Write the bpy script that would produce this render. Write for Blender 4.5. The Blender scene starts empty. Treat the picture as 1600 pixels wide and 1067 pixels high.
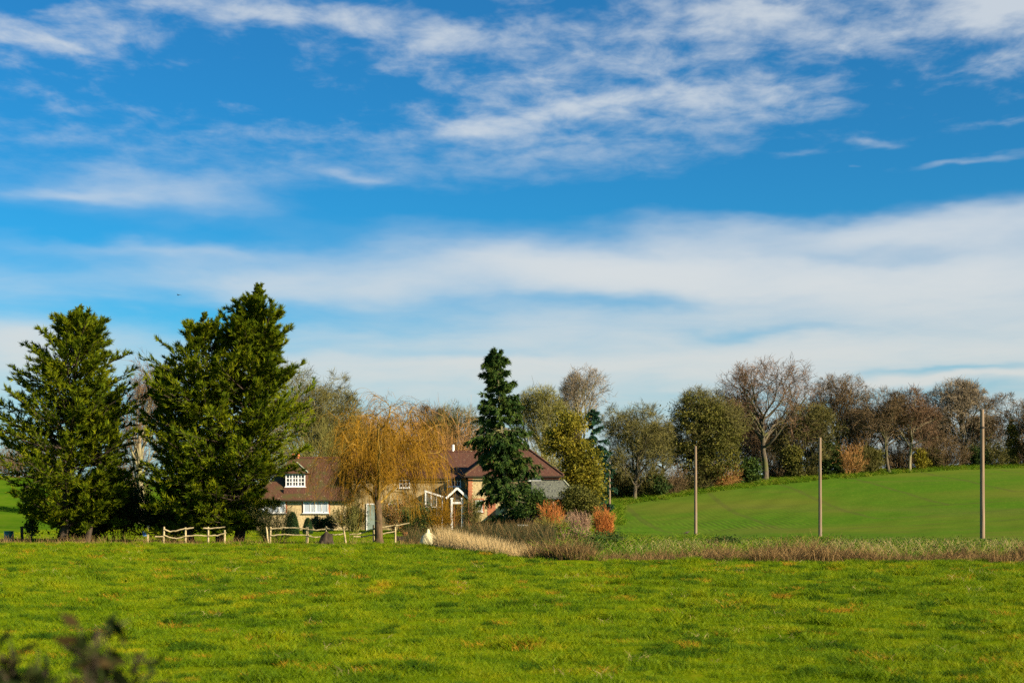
import bpy, math
import numpy as np

# ------------------------------------------------------------------ camera, sky, sun
SC = bpy.context.scene
COL = SC.collection
R = math.radians
F_PX, CX, HY, EYE = 2222.0, 800.0, 795.0, 1.70      # photograph's focal length (px), centre column, horizon row, eye height

cam_d = bpy.data.cameras.new('camera')
cam_d.lens = 50.0; cam_d.sensor_width = 36.0
cam_d.shift_y = (HY - 533.5) / 1600.0
cam_d.clip_start = 0.1; cam_d.clip_end = 5000
cam_d.dof.use_dof = True; cam_d.dof.focus_distance = 115.0; cam_d.dof.aperture_fstop = 2.8
cam = bpy.data.objects.new('camera', cam_d); COL.objects.link(cam)
cam.location = (0, 0, EYE); cam.rotation_euler = (R(90), 0, 0)
SC.camera = cam

SUN_AZ, SUN_EL = 123.0, 24.0        # clockwise from the view direction, above the horizon (degrees)
sun_d = bpy.data.lights.new('sun', 'SUN'); sun_d.energy = 5.0; sun_d.angle = R(0.5); sun_d.color = (1.0, 0.85, 0.62)
sun = bpy.data.objects.new('sun', sun_d); COL.objects.link(sun)
sun.rotation_euler = (R(90 - SUN_EL), 0, R(180 - SUN_AZ))
sun.location = (60, -30, 40)

SC.view_settings.view_transform = 'Standard'; SC.view_settings.look = 'None'
SC.view_settings.exposure = 1.2; SC.view_settings.gamma = 1.0; SC.view_settings.use_curve_mapping = False

cy = SC.cycles; cy.use_denoising = False; cy.use_adaptive_sampling = True; cy.adaptive_threshold = 0.02; cy.max_bounces = 5; cy.diffuse_bounces = 3; cy.glossy_bounces = 2; cy.transmission_bounces = 2; cy.caustics_reflective = False; cy.caustics_refractive = False

class Nodes:
    """small helper to wire node trees"""
    def __init__(self, tree): self.t = tree; self.n = tree.nodes; self.l = tree.links
    def new(self, kind, **kw):
        nd = self.n.new(kind)
        for k, v in kw.items(): setattr(nd, k, v)
        return nd
    def put(self, sock, v):
        if isinstance(v, bpy.types.NodeSocket): self.l.new(v, sock)
        elif v is not None: sock.default_value = v
    def math(self, op, a, b=None, c=None, clamp=False):
        nd = self.new('ShaderNodeMath', operation=op); nd.use_clamp = clamp
        for i, v in enumerate((a, b, c)): 
            if v is not None: self.put(nd.inputs[i], v)
        return nd.outputs[0]
    def vmath(self, op, a, b=None, c=None):
        nd = self.new('ShaderNodeVectorMath', operation=op)
        for i, v in enumerate((a, b, c)):
            if v is not None: self.put(nd.inputs[i], v)
        return nd.outputs['Value'] if op in ('DOT_PRODUCT', 'LENGTH') else nd.outputs[0]
    def comb(self, x, y, z=0.0):
        nd = self.new('ShaderNodeCombineXYZ')
        for i, v in enumerate((x, y, z)): self.put(nd.inputs[i], v)
        return nd.outputs[0]
    def sep(self, v):
        nd = self.new('ShaderNodeSeparateXYZ'); self.put(nd.inputs[0], v); return nd.outputs
    def noise(self, vec, scale, detail=4, rough=0.55, dist=0.0, out='Fac'):
        nd = self.new('ShaderNodeTexNoise'); self.put(nd.inputs['Vector'], vec)
        nd.inputs['Scale'].default_value = scale; nd.inputs['Detail'].default_value = detail
        nd.inputs['Roughness'].default_value = rough; nd.inputs['Distortion'].default_value = dist
        return nd.outputs[out]
    def smooth(self, v, a, b, lo=0.0, hi=1.0):
        nd = self.new('ShaderNodeMapRange', interpolation_type='SMOOTHSTEP'); self.put(nd.inputs[0], v)
        for i, q in enumerate((a, b, lo, hi)): self.put(nd.inputs[i + 1], q)
        return nd.outputs[0]
    def mix(self, f, a, b, blend='MIX'):
        nd = self.new('ShaderNodeMix', data_type='RGBA', blend_type=blend)
        self.put(nd.inputs[0], f); self.put(nd.inputs[6], c4(a)); self.put(nd.inputs[7], c4(b))
        return nd.outputs[2]
def c4(c):
    return (c[0], c[1], c[2], 1.0) if isinstance(c, (tuple, list)) else c

world = bpy.data.worlds.new('World'); SC.world = world; world.use_nodes = True
def build_sky():
    N = Nodes(world.node_tree); N.n.clear()
    sky = N.new('ShaderNodeTexSky', sky_type='NISHITA')
    sky.sun_disc = False; sky.sun_elevation = R(SUN_EL); sky.sun_rotation = R(SUN_AZ)
    sky.altitude = 60; sky.air_density = 1.0; sky.dust_density = 0.3; sky.ozone_density = 3.0
    hs = N.new('ShaderNodeHueSaturation'); hs.inputs['Saturation'].default_value = 1.25; hs.inputs['Value'].default_value = 0.80
    N.put(hs.inputs['Color'], sky.outputs[0])
    blue = N.mix(1.0, hs.outputs[0], (0.12, 1.08, 1.34), 'MULTIPLY')
    d = N.new('ShaderNodeTexCoord').outputs['Generated']
    x, y, z = N.sep(d)
    hyp = N.math('SQRT', N.math('ADD', N.math('MULTIPLY', x, x), N.math('MULTIPLY', y, y)))
    az = N.math('ARCTAN2', x, y)
    el = N.math('DIVIDE', z, N.math('MAXIMUM', hyp, 0.02))
    # a flat sheet of high cloud seen in perspective
    den = N.math('ADD', N.math('MAXIMUM', z, 0.0), 0.045)
    sheet = N.comb(N.math('DIVIDE', x, den), N.math('DIVIDE', y, den))
    big = N.noise(N.vmath('MULTIPLY', sheet, (0.55, 0.42, 1)), 1.0, 5, 0.55, 0.6)
    fine = N.noise(N.vmath('MULTIPLY', sheet, (9.0, 7.0, 1)), 1.0, 5, 0.6, 0.2)
    mid = N.noise(N.vmath('MULTIPLY', sheet, (1.9, 1.7, 1)), 1.0, 5, 0.55, 0.5)
    # positions in the sky, bent a little by noise
    p0 = N.comb(az, el)
    wob = N.noise(N.vmath('MULTIPLY', p0, (9, 26, 1)), 1.0, 4, 0.55, 0.0, 'Color')
    p = N.vmath('ADD', p0, N.vmath('MULTIPLY', N.vmath('SUBTRACT', wob, (0.5, 0.5, 0.5)), (0.09, 0.035, 0)))
    wisp = N.noise(N.vmath('MULTIPLY', p, (8, 36, 1)), 1.0, 5, 0.55, 0.3)
    acc = N.math('MULTIPLY_ADD', big, 0.50, -0.19)
    S = 1 / F_PX
    blobs = [  # column, row, half width, half height, amount
        (60, 88, 150, 26, .50), (430, 36, 230, 26, .40), (640, 60, 130, 30, .24), (760, 120, 240, 60, .16),
        (915, 172, 70, 20, .60), (765, 196, 75, 18, .62), (1120, 165, 130, 38, .48), (1160, 30, 120, 28, .55),
        (1570, 32, 110, 55, .85), (1350, 70, 300, 60, .20), (1000, 60, 300, 60, .14), (270, 318, 170, 30, .46), (110, 330, 90, 10, .35),
        (850, 245, 260, 34, .34), (560, 282, 60, 8, .35), (1375, 235, 52, 10, .62), (1500, 273, 110, 7, .62), (1255, 250, 55, 8, .40),
        (1290, 180, 60, 16, .28), (1340, 271, 10, 4, .4), (1540, 222, 70, 9, .30), (1580, 140, 60, 12, .4), (200, 235, 330, 60, .10),
        (400, 150, 170, 48, -.45), (1330, 265, 260, 36, -.42), (880, 318, 420, 20, -.40), (1480, 185, 190, 34, -.25), (620, 200, 90, 50, -.1), (700, 5, 200, 10, -.3), (30, 35, 90, 14, -.3),
        (240, 400, 170, 15, .34), (850, 405, 330, 34, .36), (1400, 365, 340, 26, .40), (1300, 450, 360, 45, .30), (250, 445, 300, 22, .18),
        (980, 477, 200, 13, -.30), (1190, 522, 130, 11, -.28), (1380, 410, 160, 12, -.22), (560, 490, 330, 20, -.18), (250, 500, 230, 20, -.20), (720, 545, 240, 12, -.20), (100, 380, 150, 14, -.2),
        (650, 570, 260, 34, .30), (1350, 560, 400, 36, .30), (30, 560, 120, 40, .45), (1450, 592, 150, 5, -.30), (1500, 606, 200, 5, .3), (1440, 625, 260, 12, -.30)]
    for (bx, by, rx, ry, k) in blobs:
        cx, cy, ix, iy = math.atan((bx - CX) * S), (HY - by) * S, 1 / (rx * S), 1 / (ry * S)
        q = N.vmath('MULTIPLY_ADD', p, (ix, iy, 0), (-cx * ix, -cy * iy, 0))
        g = N.math('POWER', 0.42, N.vmath('DOT_PRODUCT', q, q))
        acc = N.math('MULTIPLY_ADD', g, k, acc)
    # the long bank towards the horizon: its upper rim climbs to the right
    pe = N.sep(p)
    rim = N.math('MULTIPLY_ADD', pe[0], 0.055, (HY - 368) * S)
    bank = N.smooth(N.math('SUBTRACT', rim, pe[1]), -0.006, 0.036)
    bank = N.math('MULTIPLY', bank, N.smooth(az, -0.35, 0.05, 0.30, 0.56))
    acc = N.math('ADD', acc, bank)
    acc = N.math('MULTIPLY_ADD', N.math('SUBTRACT', wisp, 0.5), 0.32, acc)
    acc = N.math('MULTIPLY_ADD', N.math('SUBTRACT', mid, 0.5), 0.34, acc)
    rip = N.math('MULTIPLY', N.math('SUBTRACT', fine, 0.5), N.smooth(el, 0.19, 0.30, 0.0, 1.7))
    acc = N.math('ADD', acc, rip)
    dens = N.math('MULTIPLY', N.smooth(acc, -0.05, 1.02, 0.03, 0.97), N.smooth(el, 0.17, 0.25, 1.0, 0.84))
    ccol = N.mix(N.smooth(el, 0.03, 0.22), (5.9, 6.1, 5.8), (6.0, 6.4, 6.7))
    lowhaze = N.smooth(el, 0.0, 0.14, 0.72, 0.0)          # paler air low down
    blue2 = N.mix(lowhaze, blue, (3.2, 4.6, 5.5))
    out = N.mix(dens, blue2, ccol)
    bg = N.new('ShaderNodeBackground'); bg.inputs['Strength'].default_value = 0.05
    N.put(bg.inputs['Color'], out)
    o = N.new('ShaderNodeOutputWorld'); N.l.new(bg.outputs[0], o.inputs[0])
build_sky()

# ------------------------------------------------------------------ object helpers
def tag(o, label=None, cat=None, group=None, kind=None):
    if label: o['label'] = label
    if cat: o['category'] = cat
    if group: o['group'] = group
    if kind: o['kind'] = kind
    return o
def empty(name, loc, label=None, cat=None, group=None):
    o = bpy.data.objects.new(name, None); COL.objects.link(o); o.location = loc
    o.empty_display_size = 0.3
    return tag(o, label, cat, group)
def make_mesh(name, parts, smooth=False):
    """parts: list of (verts (n,3), faces (m,3|4)[, material index])"""
    V, L, S, MI, off = [], [], [], [], 0
    for prt in parts:
        v, f = np.asarray(prt[0], float).reshape(-1, 3), np.asarray(prt[1], np.int64)
        if len(f) == 0: continue
        V.append(v); L.append((f + off).ravel()); S.append(np.full(len(f), f.shape[1])); MI.append(np.full(len(f), prt[2] if len(prt) > 2 else 0))
        off += len(v)
    V, L, S, MI = map(np.concatenate, (V, L, S, MI))
    me = bpy.data.meshes.new(name)
    me.vertices.add(len(V)); me.vertices.foreach_set('co', V.astype(np.float32).ravel())
    me.loops.add(len(L)); me.loops.foreach_set('vertex_index', L.astype(np.int32))
    me.polygons.add(len(S)); st = np.zeros(len(S), np.int32); st[1:] = np.cumsum(S)[:-1]
    me.polygons.foreach_set('loop_start', st); me.polygons.foreach_set('material_index', MI.astype(np.int32))
    me.polygons.foreach_set('use_smooth', np.full(len(S), bool(smooth)))
    me.update(calc_edges=True); me.validate()
    return me
def obj(name, parts, mats, parent=None, smooth=False):
    me = make_mesh(name, parts, smooth)
    for m in (mats if isinstance(mats, (list, tuple)) else [mats]): me.materials.append(m)
    o = bpy.data.objects.new(name, me); COL.objects.link(o)
    if parent is not None:
        o.parent = parent
        o.matrix_parent_inverse.translation = -np_loc(parent)
    return o
def np_loc(p):
    import mathutils
    v = mathutils.Vector((0, 0, 0))
    while p is not None: v = v + p.location; p = p.parent if (p.parent and p.type == 'EMPTY') else None
    return v
def box(x0, x1, y0, y1, z0, z1):
    v = np.array([(x, y, z) for z in (z0, z1) for y in (y0, y1) for x in (x0, x1)], float)
    f = np.array([(0, 2, 3, 1), (4, 5, 7, 6), (0, 1, 5, 4), (2, 6, 7, 3), (0, 4, 6, 2), (1, 3, 7, 5)])
    return v, f
def prism_y(poly_xz, y0, y1):
    """convex polygon in x-z (counter-clockwise seen from -y), run from y0 to y1 -> list of parts"""
    n = len(poly_xz)
    v = np.array([(x, y0, z) for x, z in poly_xz] + [(x, y1, z) for x, z in poly_xz], float)
    sides = np.array([(i, i + n, (i + 1) % n + n, (i + 1) % n) for i in range(n)])
    fr = np.array([(0, i, i + 1) for i in range(1, n - 1)]); bk = np.array([(n, n + i + 1, n + i) for i in range(1, n - 1)])
    return [(v, sides), (v, np.concatenate([fr, bk]))]
def bar(a, b, w, h=None):
    """square bar from a to b"""
    a, b = np.array(a, float), np.array(b, float); h = h or w
    t = (b - a) / np.linalg.norm(b - a); ref = np.array((0, 0, 1.)) if abs(t[2]) < .9 else np.array((0, 1., 0))
    u = np.cross(t, ref); u /= np.linalg.norm(u); q = np.cross(u, t)
    v = np.array([p + sx * u * w / 2 + sz * q * h / 2 for p in (a, b) for sx, sz in ((-1, -1), (1, -1), (1, 1), (-1, 1))])
    f = np.array([(0, 1, 2, 3), (7, 6, 5, 4), (0, 4, 5, 1), (1, 5, 6, 2), (2, 6, 7, 3), (3, 7, 4, 0)])
    return v, f

# ------------------------------------------------------------------ materials
def mat(name, build, rough=0.8, spec=0.2, bump=None):
    m = bpy.data.materials.new(name); m.use_nodes = True
    N = Nodes(m.node_tree); b = N.n['Principled BSDF']
    b.inputs['Roughness'].default_value = rough; b.inputs['Specular IOR Level'].default_value = spec
    res = build(N)
    colr, hgt = res if isinstance(res, tuple) and len(res) == 2 and not isinstance(res[0], float) else (res, None)
    N.put(b.inputs['Base Color'], c4(colr))
    if hgt is not None:
        bp = N.new('ShaderNodeBump'); bp.inputs['Strength'].default_value = bump or 0.5; bp.inputs['Distance'].default_value = 0.05
        N.put(bp.inputs['Height'], hgt); N.l.new(bp.outputs[0], b.inputs['Normal'])
    return m
def pos(N): return N.new('ShaderNodeNewGeometry').outputs['Position']
def isl(N): return N.new('ShaderNodeNewGeometry').outputs['Random Per Island']
def plant(name, cols, transl=0.25, scale=0.6, rough=0.75, spec=0.15):
    """leaves, twigs and blades: a colour for each piece from COLS, drifting slowly over the plant"""
    m = bpy.data.materials.new(name); m.use_nodes = True
    N = Nodes(m.node_tree); b = N.n['Principled BSDF']; out = N.n['Material Output']
    b.inputs['Roughness'].default_value = rough; b.inputs['Specular IOR Level'].default_value = spec
    r, n = isl(N), N.noise(pos(N), scale, 3, 0.6)
    f = N.math('ADD', N.math('MULTIPLY', r, 0.6), N.math('MULTIPLY_ADD', n, 1.3, -0.45), clamp=True)
    ramp = N.new('ShaderNodeValToRGB'); cr = ramp.color_ramp
    while len(cr.elements) < len(cols): cr.elements.new(0.5)
    for i, c in enumerate(cols): cr.elements[i].position = i / max(1, len(cols) - 1); cr.elements[i].color = c4(c)
    N.put(ramp.inputs[0], f)
    N.put(b.inputs['Base Color'], ramp.outputs[0])
    if transl:
        t = N.new('ShaderNodeBsdfTranslucent'); N.put(t.inputs[0], ramp.outputs[0])
        mx = N.new('ShaderNodeMixShader'); mx.inputs[0].default_value = transl
        N.l.new(b.outputs[0], mx.inputs[1]); N.l.new(t.outputs[0], mx.inputs[2]); N.l.new(mx.outputs[0], out.inputs[0])
    return m

M = {}
M['white'] = mat('white_paint', lambda N: N.mix(N.noise(pos(N), 3.0), (.80, .79, .76), (.66, .65, .62)), 0.5, 0.4)
M['blind'] = mat('pale_blind', lambda N: N.mix(N.noise(N.vmath('MULTIPLY', pos(N), (9, 1, .5)), 1.0), (.50, .56, .62), (.22, .26, .31)), 0.6, 0.3)
def glass_mat():
    m = mat('window_glass', lambda N: (.025, .030, .035), 0.06, 0.6); return m
M['glass'] = glass_mat()
M['clear'] = mat('pale_glass', lambda N: N.mix(N.noise(pos(N), 1.2), (.16, .15, .11), (.06, .055, .05)), 0.08, 0.6)
def flint(N):
    vo = N.new('ShaderNodeTexVoronoi'); N.put(vo.inputs['Vector'], pos(N)); vo.inputs['Scale'].default_value = 7.3
    cr = N.mix(N.sep(vo.outputs['Color'])[0], (.50, .38, .20), (.30, .22, .11))
    joint = N.smooth(vo.outputs['Distance'], 0.35, 0.75)
    c = N.mix(joint, cr, (.52, .41, .22))
    c = N.mix(N.smooth(N.noise(pos(N), .9), .5, .8), c, (.34, .27, .15))
    return c
M['flint'] = mat('flint_wall', flint, 0.9, 0.1)
def old_flint(N):
    return N.mix(N.smooth(N.noise(pos(N), .7, 4, .65), .36, .62), flint(N), (.17, .125, .055))
M['flint_old'] = mat('weathered_flint_wall', old_flint, 0.9, 0.1)
def brick(N):
    p = N.sep(pos(N)); br = N.new('ShaderNodeTexBrick')
    N.put(br.inputs['Vector'], N.comb(N.math('ADD', p[0], p[1]), p[2]))
    br.inputs['Scale'].default_value = 1.0; br.inputs['Brick Width'].default_value = .23; br.inputs['Row Height'].default_value = .078; br.inputs['Mortar Size'].default_value = .006
    br.inputs['Color1'].default_value = (.42, .12, .045, 1); br.inputs['Color2'].default_value = (.30, .075, .03, 1); br.inputs['Mortar'].default_value = (.40, .32, .24, 1)
    c = N.mix(N.smooth(N.noise(pos(N), 2.2), .4, .8), br.outputs['Color'], (.46, .20, .09))
    return c, br.outputs['Fac']
M['brick'] = mat('red_brick', brick, 0.9, 0.1, -0.15)
def tiles(c1, c2, moss, amount):
    def f(N):
        p = N.sep(pos(N))
        course = N.math('FRACT', N.math('MULTIPLY', p[2], 9.0))
        row = N.math('FLOOR', N.math('MULTIPLY', p[2], 9.0))
        tile = N.noise(N.comb(N.math('MULTIPLY', N.math('ADD', p[0], p[1]), 6.5), row, 0.0), 1.0, 1, .5)
        c = N.mix(N.smooth(tile, .35, .65), c1, c2)
        c = N.mix(N.smooth(N.noise(pos(N), 1.1, 4, .65), .62 - amount, .80 - amount * .6), c, moss)
        c = N.mix(N.math('MULTIPLY', N.smooth(course, .80, 1.0), .35), c, (.03, .02, .015))
        c = N.mix(N.smooth(N.noise(pos(N), 7.0, 2), .66, .74), c, (.36, .30, .18))
        return c, N.math('SUBTRACT', 1.0, course)
    return f
M['tile_red'] = mat('red_clay_tiles', tiles((.125, .054, .032), (.070, .033, .023), (.095, .070, .03), .06), 0.85, 0.2, 0.8)
M['tile_mossy'] = mat('mossy_clay_tiles', tiles((.115, .050, .026), (.068, .034, .018), (.070, .064, .018), .19), 0.85, 0.2, 0.8)
M['slate'] = mat('slate_grey', lambda N: N.mix(N.noise(pos(N), 3), (.05, .055, .05), (.10, .10, .085)), .8, .2)
M['slate_pale'] = mat('lichened_slate', lambda N: N.mix(N.noise(pos(N), 5), (.34, .35, .25), (.20, .22, .14)), .8, .2)
M['pot'] = mat('terracotta', lambda N: N.mix(N.noise(pos(N), 8), (.50, .17, .06), (.36, .11, .04)), .8, .2)
M['lead'] = mat('weathered_lead', lambda N: N.mix(N.noise(pos(N), 4), (.13, .13, .12), (.07, .07, .07)), .6, .3)
M['door'] = mat('orange_brown_door', lambda N: N.mix(N.noise(N.vmath('MULTIPLY', pos(N), (9, 9, .8)), 1), (.30, .13, .05), (.18, .07, .03)), .6, .3)
M['door_green'] = mat('grey_green_door', lambda N: N.mix(N.noise(pos(N), 4), (.22, .27, .23), (.15, .19, .16)), .6, .3)
M['timber_dark'] = mat('dark_timber', lambda N: N.mix(N.noise(N.vmath('MULTIPLY', pos(N), (3, 3, 12)), 1), (.05, .04, .03), (.025, .02, .016)), .8, .2)
def pole_wood(N):
    n = N.noise(N.vmath('MULTIPLY', pos(N), (22, 22, .5)), 1.0, 4)
    c = N.mix(N.smooth(n, .35, .7), (.26, .185, .12), (.14, .095, .06))
    return N.mix(N.smooth(N.noise(pos(N), .8), .5, .75), c, (.20, .16, .125)), n
M['pole'] = mat('creosoted_pole', pole_wood, .85, .2, .4)
def rail_wood(N):
    n = N.noise(N.vmath('MULTIPLY', pos(N), (3, 3, 5)), 1.5, 4)
    return N.mix(N.smooth(n, .35, .7), (.50, .40, .22), (.30, .235, .12)), n
M['rail'] = mat('cleft_chestnut', rail_wood, .8, .2, .4)
def bark(c1, c2, green=None):
    def f(N):
        n = N.noise(N.vmath('MULTIPLY', pos(N), (6, 6, 1.6)), 1.0, 5, .65)
        c = N.mix(N.smooth(n, .35, .68), c1, c2)
        if green: c = N.mix(N.smooth(N.noise(pos(N), .7), .45, .65), c, green)
        return c, n
    return f
M['bark_grey'] = mat('grey_bark', bark((.13, .105, .072), (.05, .042, .03), (.09, .09, .035)), .9, .1, .6)
M['bark_dark'] = mat('dark_bark', bark((.075, .055, .04), (.03, .022, .016)), .9, .1, .6)
M['bark_pale'] = mat('pale_lichened_bark', bark((.30, .26, .16), (.15, .125, .075), (.22, .21, .08)), .9, .1, .6)
M['bark_willow'] = mat('willow_bark', bark((.13, .085, .045), (.055, .038, .022)), .9, .1, .6)
M['limb_willow'] = mat('yellow_willow_limbs', bark((.34, .22, .05), (.20, .13, .03)), .9, .1, .4)
M['stump'] = mat('rotten_stump', bark((.06, .045, .03), (.02, .016, .012)), .9, .1, .9)
M['cover'] = mat('cream_cover', lambda N: N.mix(N.noise(pos(N), 4), (.72, .66, .42), (.60, .52, .28)), .8, .2)
M['teal'] = mat('teal_plastic', lambda N: N.mix(N.noise(pos(N), 3), (.05, .22, .16), (.03, .14, .11)), .5, .4)
M['blue'] = mat('blue_notice', lambda N: N.mix(N.noise(pos(N), 9), (.06, .16, .42), (.09, .21, .50)), .5, .4)
M['plumage'] = mat('dark_plumage', lambda N: N.mix(N.noise(pos(N), 20), (.03, .026, .02), (.06, .045, .03)), .7, .2)

M['twig_brown'] = plant('brown_twigs', [(.070, .048, .024), (.125, .085, .040), (.18, .118, .055)], 0)
M['twig_dark'] = plant('dark_twigs', [(.040, .032, .016), (.075, .058, .028), (.11, .085, .04)], 0)
M['twig_olive'] = plant('olive_twigs', [(.060, .056, .017), (.115, .105, .028), (.17, .145, .038)], 0)
M['twig_green'] = plant('green_lichened_twigs', [(.095, .095, .022), (.165, .155, .035), (.24, .205, .05)], 0)
M['twig_red'] = plant('reddish_twigs', [(.080, .050, .028), (.14, .084, .046), (.20, .12, .062)], 0)
M['twig_pale'] = plant('pale_twigs', [(.13, .10, .065), (.20, .155, .095), (.27, .21, .13)], 0)
M['twig_orange'] = plant('orange_twigs', [(.20, .105, .035), (.33, .17, .05), (.42, .23, .08)], 0)
M['willow'] = plant('golden_willow_wands', [(.11, .070, .009), (.23, .120, .006), (.38, .190, .006)], 0.15, 1.3)
M['dogwood'] = plant('orange_dogwood_stems', [(.26, .085, .022), (.40, .135, .03), (.48, .20, .05)], 0)
M['pinkish'] = plant('pinkish_dead_stems', [(.24, .14, .085), (.34, .21, .13), (.42, .28, .17)], 0.1)
M['cypress'] = plant('cypress_sprays', [(.022, .050, .005), (.090, .128, .005), (.245, .250, .006)], 0.22, 0.7, .85, .04)
M['spruce'] = plant('spruce_needles', [(.018, .046, .014), (.045, .085, .018), (.105, .140, .022)], 0.14, 0.7, .85, .04)
M['conifer_blue'] = plant('dark_conifer_needles', [(.008, .040, .020), (.018, .065, .032), (.03, .085, .036)], 0.12, 0.7)
M['ivy'] = plant('dark_glossy_leaves', [(.014, .030, .010), (.030, .055, .014), (.060, .085, .014)], 0.12, 0.9, .8, .06)
M['holly'] = plant('green_holly_leaves', [(.020, .045, .014), (.045, .080, .018), (.10, .13, .016)], 0.18, 0.9, .8, .06)
M['laurel'] = plant('yellowish_leaves', [(.07, .085, .010), (.17, .150, .012), (.26, .205, .015)], 0.25, 0.5)
M['olive_leaf'] = plant('olive_leaves', [(.045, .052, .012), (.095, .095, .016), (.15, .135, .02)], 0.2, 0.5)
M['bramble'] = plant('bramble_leaves', [(.010, .018, .006), (.022, .032, .008), (.05, .03, .012)], 0.1, 6.0, .9, .03)
M['box'] = plant('clipped_yew', [(.012, .034, .012), (.024, .055, .016), (.04, .075, .018)], 0.1, 1.5)
def grass_mat():
    m = plant('pasture_grass', [(.042, .088, .002), (.100, .175, .001), (.175, .240, .001), (.290, .285, .003), (.46, .29, .012)], 0.35, 0.42, .6, .12)
    N = Nodes(m.node_tree); ramp = [n for n in N.n if n.type == 'VALTORGB'][0]; p = pos(N)
    a = N.smooth(N.noise(p, .22, 4, .6), .32, .68); b = N.smooth(N.noise(p, 1.5, 3, .6), .30, .70); c = N.smooth(N.noise(p, .8, 2, .5), .62, .72); r = isl(N)
    f = N.math('MULTIPLY_ADD', r, .30, N.math('MULTIPLY_ADD', a, .26, N.math('MULTIPLY_ADD', b, .38, N.math('MULTIPLY_ADD', c, .22, -.06))), clamp=True)
    N.put(ramp.inputs[0], f); return m
M['grass'] = grass_mat()
M['rush'] = plant('dark_rush_green', [(.020, .056, .003), (.042, .095, .003), (.080, .14, .004)], 0.25, 0.8, .7, .08)
M['rusty'] = plant('rusty_dead_grass', [(.22, .12, .010), (.36, .20, .014), (.48, .28, .03)], 0.3, 0.8, .8, .05)
M['verge'] = plant('rank_green_grass', [(.035, .095, .003), (.075, .16, .003), (.13, .20, .005), (.26, .22, .03)], 0.3, 0.5)
M['dry'] = plant('dry_straw', [(.34, .235, .10), (.47, .34, .155), (.58, .43, .21)], 0.25, 0.5)
M['dry_brown'] = plant('dead_brown_grass', [(.045, .034, .014), (.19, .115, .042), (.42, .27, .10)], 0.2, 0.8)
M['sedge'] = plant('dark_sedge', [(.016, .022, .008), (.034, .038, .011), (.095, .072, .024)], 0.12, 0.7)

def soil_grass(N):
    p = pos(N)
    a = N.smooth(N.noise(p, .35, 5, .6), .35, .65); b = N.noise(p, 3.5, 5, .7)
    c = N.mix(a, (.065, .120, .002), (.145, .185, .003))
    c = N.mix(N.smooth(b, .52, .72), c, (.20, .18, .012)); c = N.mix(N.smooth(b, .46, .30), c, (.035, .06, .005))
    return c, b
M['ground'] = mat('grassy_ground', soil_grass, 1.0, 0.0, .5)
def far_grass(N):
    p = pos(N); b = N.noise(p, 1.6, 5, .7)
    c = N.mix(N.smooth(N.noise(p, .10, 4), .35, .65), (.050, .120, .005), (.085, .155, .006))
    return N.mix(N.smooth(b, .50, .75), c, (.12, .135, .02)), b
M['lawn'] = mat('lawn', far_grass, 1.0, 0.0, .5)
def crop(N):
    p = pos(N); x, y, z = N.sep(p)
    wob = N.math('MULTIPLY_ADD', N.noise(p, .03, 1), 2.4, -1.2)
    dx = N.math('ADD', N.math('SUBTRACT', 31.0, x), wob); dy = N.math('ADD', N.math('SUBTRACT', 138.0, y), wob)
    ox, oy = N.math('MAXIMUM', dx, 0.0), N.math('MAXIMUM', dy, 0.0)
    out = N.math('SQRT', N.math('ADD', N.math('MULTIPLY', ox, ox), N.math('MULTIPLY', oy, oy)))
    w = N.math('ADD', out, N.math('MINIMUM', N.math('MAXIMUM', dx, dy), 0.0))        # distance rows: they follow the rounded corner of the field
    row = N.math('SINE', N.math('MULTIPLY', w, 2 * math.pi / 0.62))
    patch = N.noise(p, .06, 4, .6); grain = N.noise(p, 2.2, 5, .7)
    corner = N.math('MULTIPLY', N.smooth(x, 40, 22), N.smooth(y, 175, 140))
    show = N.math('ADD', N.math('MULTIPLY', corner, .55), N.math('MULTIPLY', N.smooth(patch, .5, .7), .12), clamp=True)
    show = N.math('MULTIPLY', show, N.smooth(N.noise(p, .11, 3, .6), .40, .62))
    soil = N.math('MULTIPLY', N.smooth(N.math('MULTIPLY_ADD', grain, 1.3, row), .75, 1.6), show)
    tram = N.math('ABSOLUTE', N.math('SUBTRACT', N.math('FRACT', N.math('DIVIDE', w, 11.0)), .5))
    tr = N.math('MULTIPLY', N.smooth(tram, .045, .02), N.smooth(grain, .3, .6))
    g = N.mix(N.smooth(grain, .35, .7), (.058, .135, .010), (.085, .160, .012))
    g = N.mix(N.smooth(N.noise(p, .033, 3), .42, .66), g, (.115, .145, .018))
    brown = N.math('MULTIPLY', N.smooth(N.noise(N.vmath('MULTIPLY', p, (.022, .06, 1)), 1.0, 4, .6), .50, .70), .5)
    g = N.mix(N.math('MULTIPLY', brown, .7), g, (.125, .125, .03))
    streak = N.noise(N.vmath('MULTIPLY', p, (.05, 1.1, 0)), 1.0, 5, .7)
    g = N.mix(N.smooth(streak, .52, .70, 0, .55), g, (.060, .075, .018)); g = N.mix(N.smooth(N.noise(p, 1.1, 4, .75), .55, .68, 0, .5), g, (.13, .175, .02))
    c = N.mix(soil, g, (.065, .070, .022)); c = N.mix(N.math('MULTIPLY', tr, .55), c, (.085, .085, .025))
    return c, N.math('MULTIPLY_ADD', N.math('MULTIPLY', row, N.math('MULTIPLY', corner, N.smooth(N.noise(p, .11, 3, .6), .36, .56))), -.45, grain)
M['crop'] = mat('young_crop', crop, 1.0, 0.0, .5)

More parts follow.
